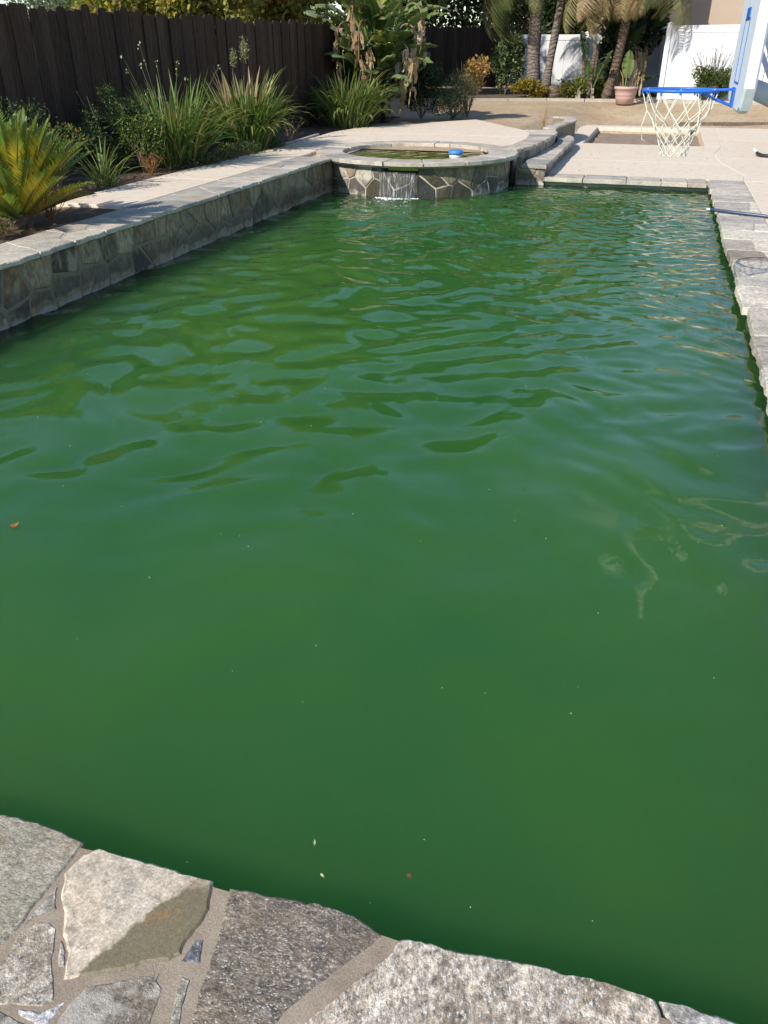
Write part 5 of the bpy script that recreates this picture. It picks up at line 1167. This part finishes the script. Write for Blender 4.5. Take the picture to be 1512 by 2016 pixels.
tag(o.add([(-2.98+a, 26.2+b, B2+c) for a, b, c in v], f).build('tree_stump', M['palm_fibre'], smooth=True), 'dark brown rounded stump beside the slim palm trunk', 'stump')
# pink pot with a plant
pt = thing('plant_pot', 'ribbed pink pot standing on the dirt in the back yard', 'pot', (-0.93, 24.2, 0.40))
pr = [(0.0, 0.40), (0.215, 0.40), (0.235, 0.52), (0.24, 0.525), (0.242, 0.545), (0.252, 0.60), (0.258, 0.605), (0.26, 0.625), (0.275, 0.735), (0.295, 0.74), (0.30, 0.80), (0.275, 0.802), (0.268, 0.74), (0.0, 0.735)]
MB().lathe(pr, -0.93, 24.2, 32).build('pot_body', M['pot'], pt, True)
pp = thing('potted_plant', 'young paddle leaved plant growing in the pink pot', 'plant', (-0.93, 24.2, 0.735))
r = random.Random(7)
for (L, W, pet, lean, droop, rz, col, dx) in ((0.62, 0.30, 0.28, 0.02, 0.15, 4.7, (0.15, 0.21, 0.07), -0.03), (0.42, 0.16, 0.12, 0.25, 0.6, 0.0, (0.24, 0.22, 0.09), 0.1), (0.4, 0.12, 0.1, 0.35, 1.4, 0.4, (0.32, 0.24, 0.12), 0.12), (0.36, 0.12, 0.1, 0.1, 0.5, 3.2, (0.30, 0.22, 0.12), -0.08)):
    inst('leaf', paddle_mesh(r, L, W, pet, lean, droop, col, 0.12).mesh('leaf', M['leaf']), pp, (-0.93+dx, 24.2, 0.72), (0, 0, rz))
for i in range(8):
    x = -0.93+r.uniform(-0.2, 0.2); y = 24.2+r.uniform(-0.15, 0.15); MB().tube([(x, y, 0.72), (x+r.uniform(-0.05, 0.05), y, 0.72+r.uniform(0.1, 0.25))], [0.014, 0.006], 6).build('dead_stalk', M['palm_bark'], pp)
# --- trees beyond the fences
tree('grey green feathery tree beyond the fence at far left', (-14.2, 20.3, 0.3), 6.0, (2.0, 2.0, 3.0), 24000, 0.13, 0.045, [(4, (0.17, 0.21, 0.13)), (3, (0.11, 0.15, 0.085))], 101, lobes=30, s=0.3)
MAPLE = [(4, (0.24, 0.25, 0.055)), (3, (0.14, 0.18, 0.045)), (2, (0.40, 0.32, 0.07)), (1, (0.40, 0.24, 0.09))]
tree('yellowing leafy tree beyond the fence above the lily clump', (-10.4, 18.0, 0.3), 6.4, (2.2, 2.2, 3.2), 34000, 0.13, 0.10, MAPLE, 102, lobes=36, s=0.28)
tree('yellowing leafy tree beyond the fence left of the giant bird of paradise', (-9.6, 23.0, 0.3), 8.8, (2.6, 2.4, 4.5), 44000, 0.14, 0.11, MAPLE, 103, lobes=36, s=0.28)
tree('dark green tree behind the giant bird of paradise', (-8.9, 33.5, 0.3), 11.0, (3.0, 2.4, 5.6), 40000, 0.20, 0.12, [(4, (0.035, 0.06, 0.02)), (2, (0.06, 0.09, 0.03))], 104, lobes=22, s=0.4)
tree('dark green tree behind the vine shrub', (-5.4, 35.5, 0.3), 10.5, (2.6, 2.2, 5.4), 40000, 0.20, 0.12, [(4, (0.03, 0.055, 0.02)), (2, (0.055, 0.085, 0.03))], 105, lobes=22, s=0.4)
tree('dark green tree behind the palm trunks and white fence', (-3.2, 33.2, 0.3), 7.5, (1.9, 1.3, 3.8), 26000, 0.18, 0.09, [(4, (0.03, 0.055, 0.02)), (2, (0.06, 0.085, 0.035))], 106, lobes=16, s=0.42)
tree('tall dark tree far behind the yellowing trees and the fence', (-14.5, 31.0, 0.3), 8.0, (3.4, 2.6, 4.0), 40000, 0.20, 0.12, [(4, (0.05, 0.075, 0.025)), (2, (0.09, 0.11, 0.035))], 107, lobes=30, s=0.33)
shrub('bed_weed', 'low tangle of green weeds at the coping in front of the sago palm', (-4.72, 5.05, BZ), (0.22, 0.45, 0.10), 1500, 0.035, 0.012, [(3, (0.10, 0.13, 0.04)), (2, (0.20, 0.17, 0.08)), (1, (0.24, 0.15, 0.07))], 45, cz=0.06)
tree('dense dark tree in the back bed behind the fibrous trunked palm', (-1.25, 29.6, 0.4), 5.6, (1.15, 0.75, 2.7), 20000, 0.20, 0.10, [(4, (0.03, 0.052, 0.022)), (2, (0.055, 0.085, 0.035))], 108, trunk=0.08, lobes=26, s=0.33)
def litter(label, x0, x1, y0, y1, z, n, seed):
    r = random.Random(seed); m = MB()
    for i in range(n):
        x, y, a = r.uniform(x0, x1), r.uniform(y0, y1), r.uniform(0, 6.28); L, W = r.uniform(0.02, 0.055), r.uniform(0.008, 0.022); c, q = math.cos(a), math.sin(a)
        v = [(x+px*c-py*q, y+px*q+py*c, z+0.004+h) for px, py, h in ((0, 0, 0), (W/2, L*0.45, 0.006), (0, L, 0.002), (-W/2, L*0.45, 0.004))]
        m.add(v, [(0, 1, 2, 3)], r.choice([(0.30, 0.20, 0.10), (0.20, 0.12, 0.06), (0.42, 0.33, 0.2), (0.16, 0.14, 0.06)]))
    o = m.build('leaf_litter', M['leaf_dry']); o['kind'] = 'stuff'; tag(o, label, 'litter')
litter('dry leaf litter along the planted edge of the upper deck', -5.18, -4.95, 6.8, 14.5, 0.432, 130, 1)
litter('scattered leaf litter on the dirt of the back yard', -4.5, 2.2, 21.8, 24.7, 0.40, 160, 2)
litter('pale chips and litter on the soil of the sunken pit', -1.2, 0.75, 17.0, 20.4, 0.02, 160, 3)
litter('a few dry bits lying on the lower deck', -1.2, 1.0, 12.6, 16.6, 0.12, 16, 4)
litter('dry leaves on the soil round the sago palm', -5.1, -4.45, 4.6, 6.6, 0.425, 110, 5)
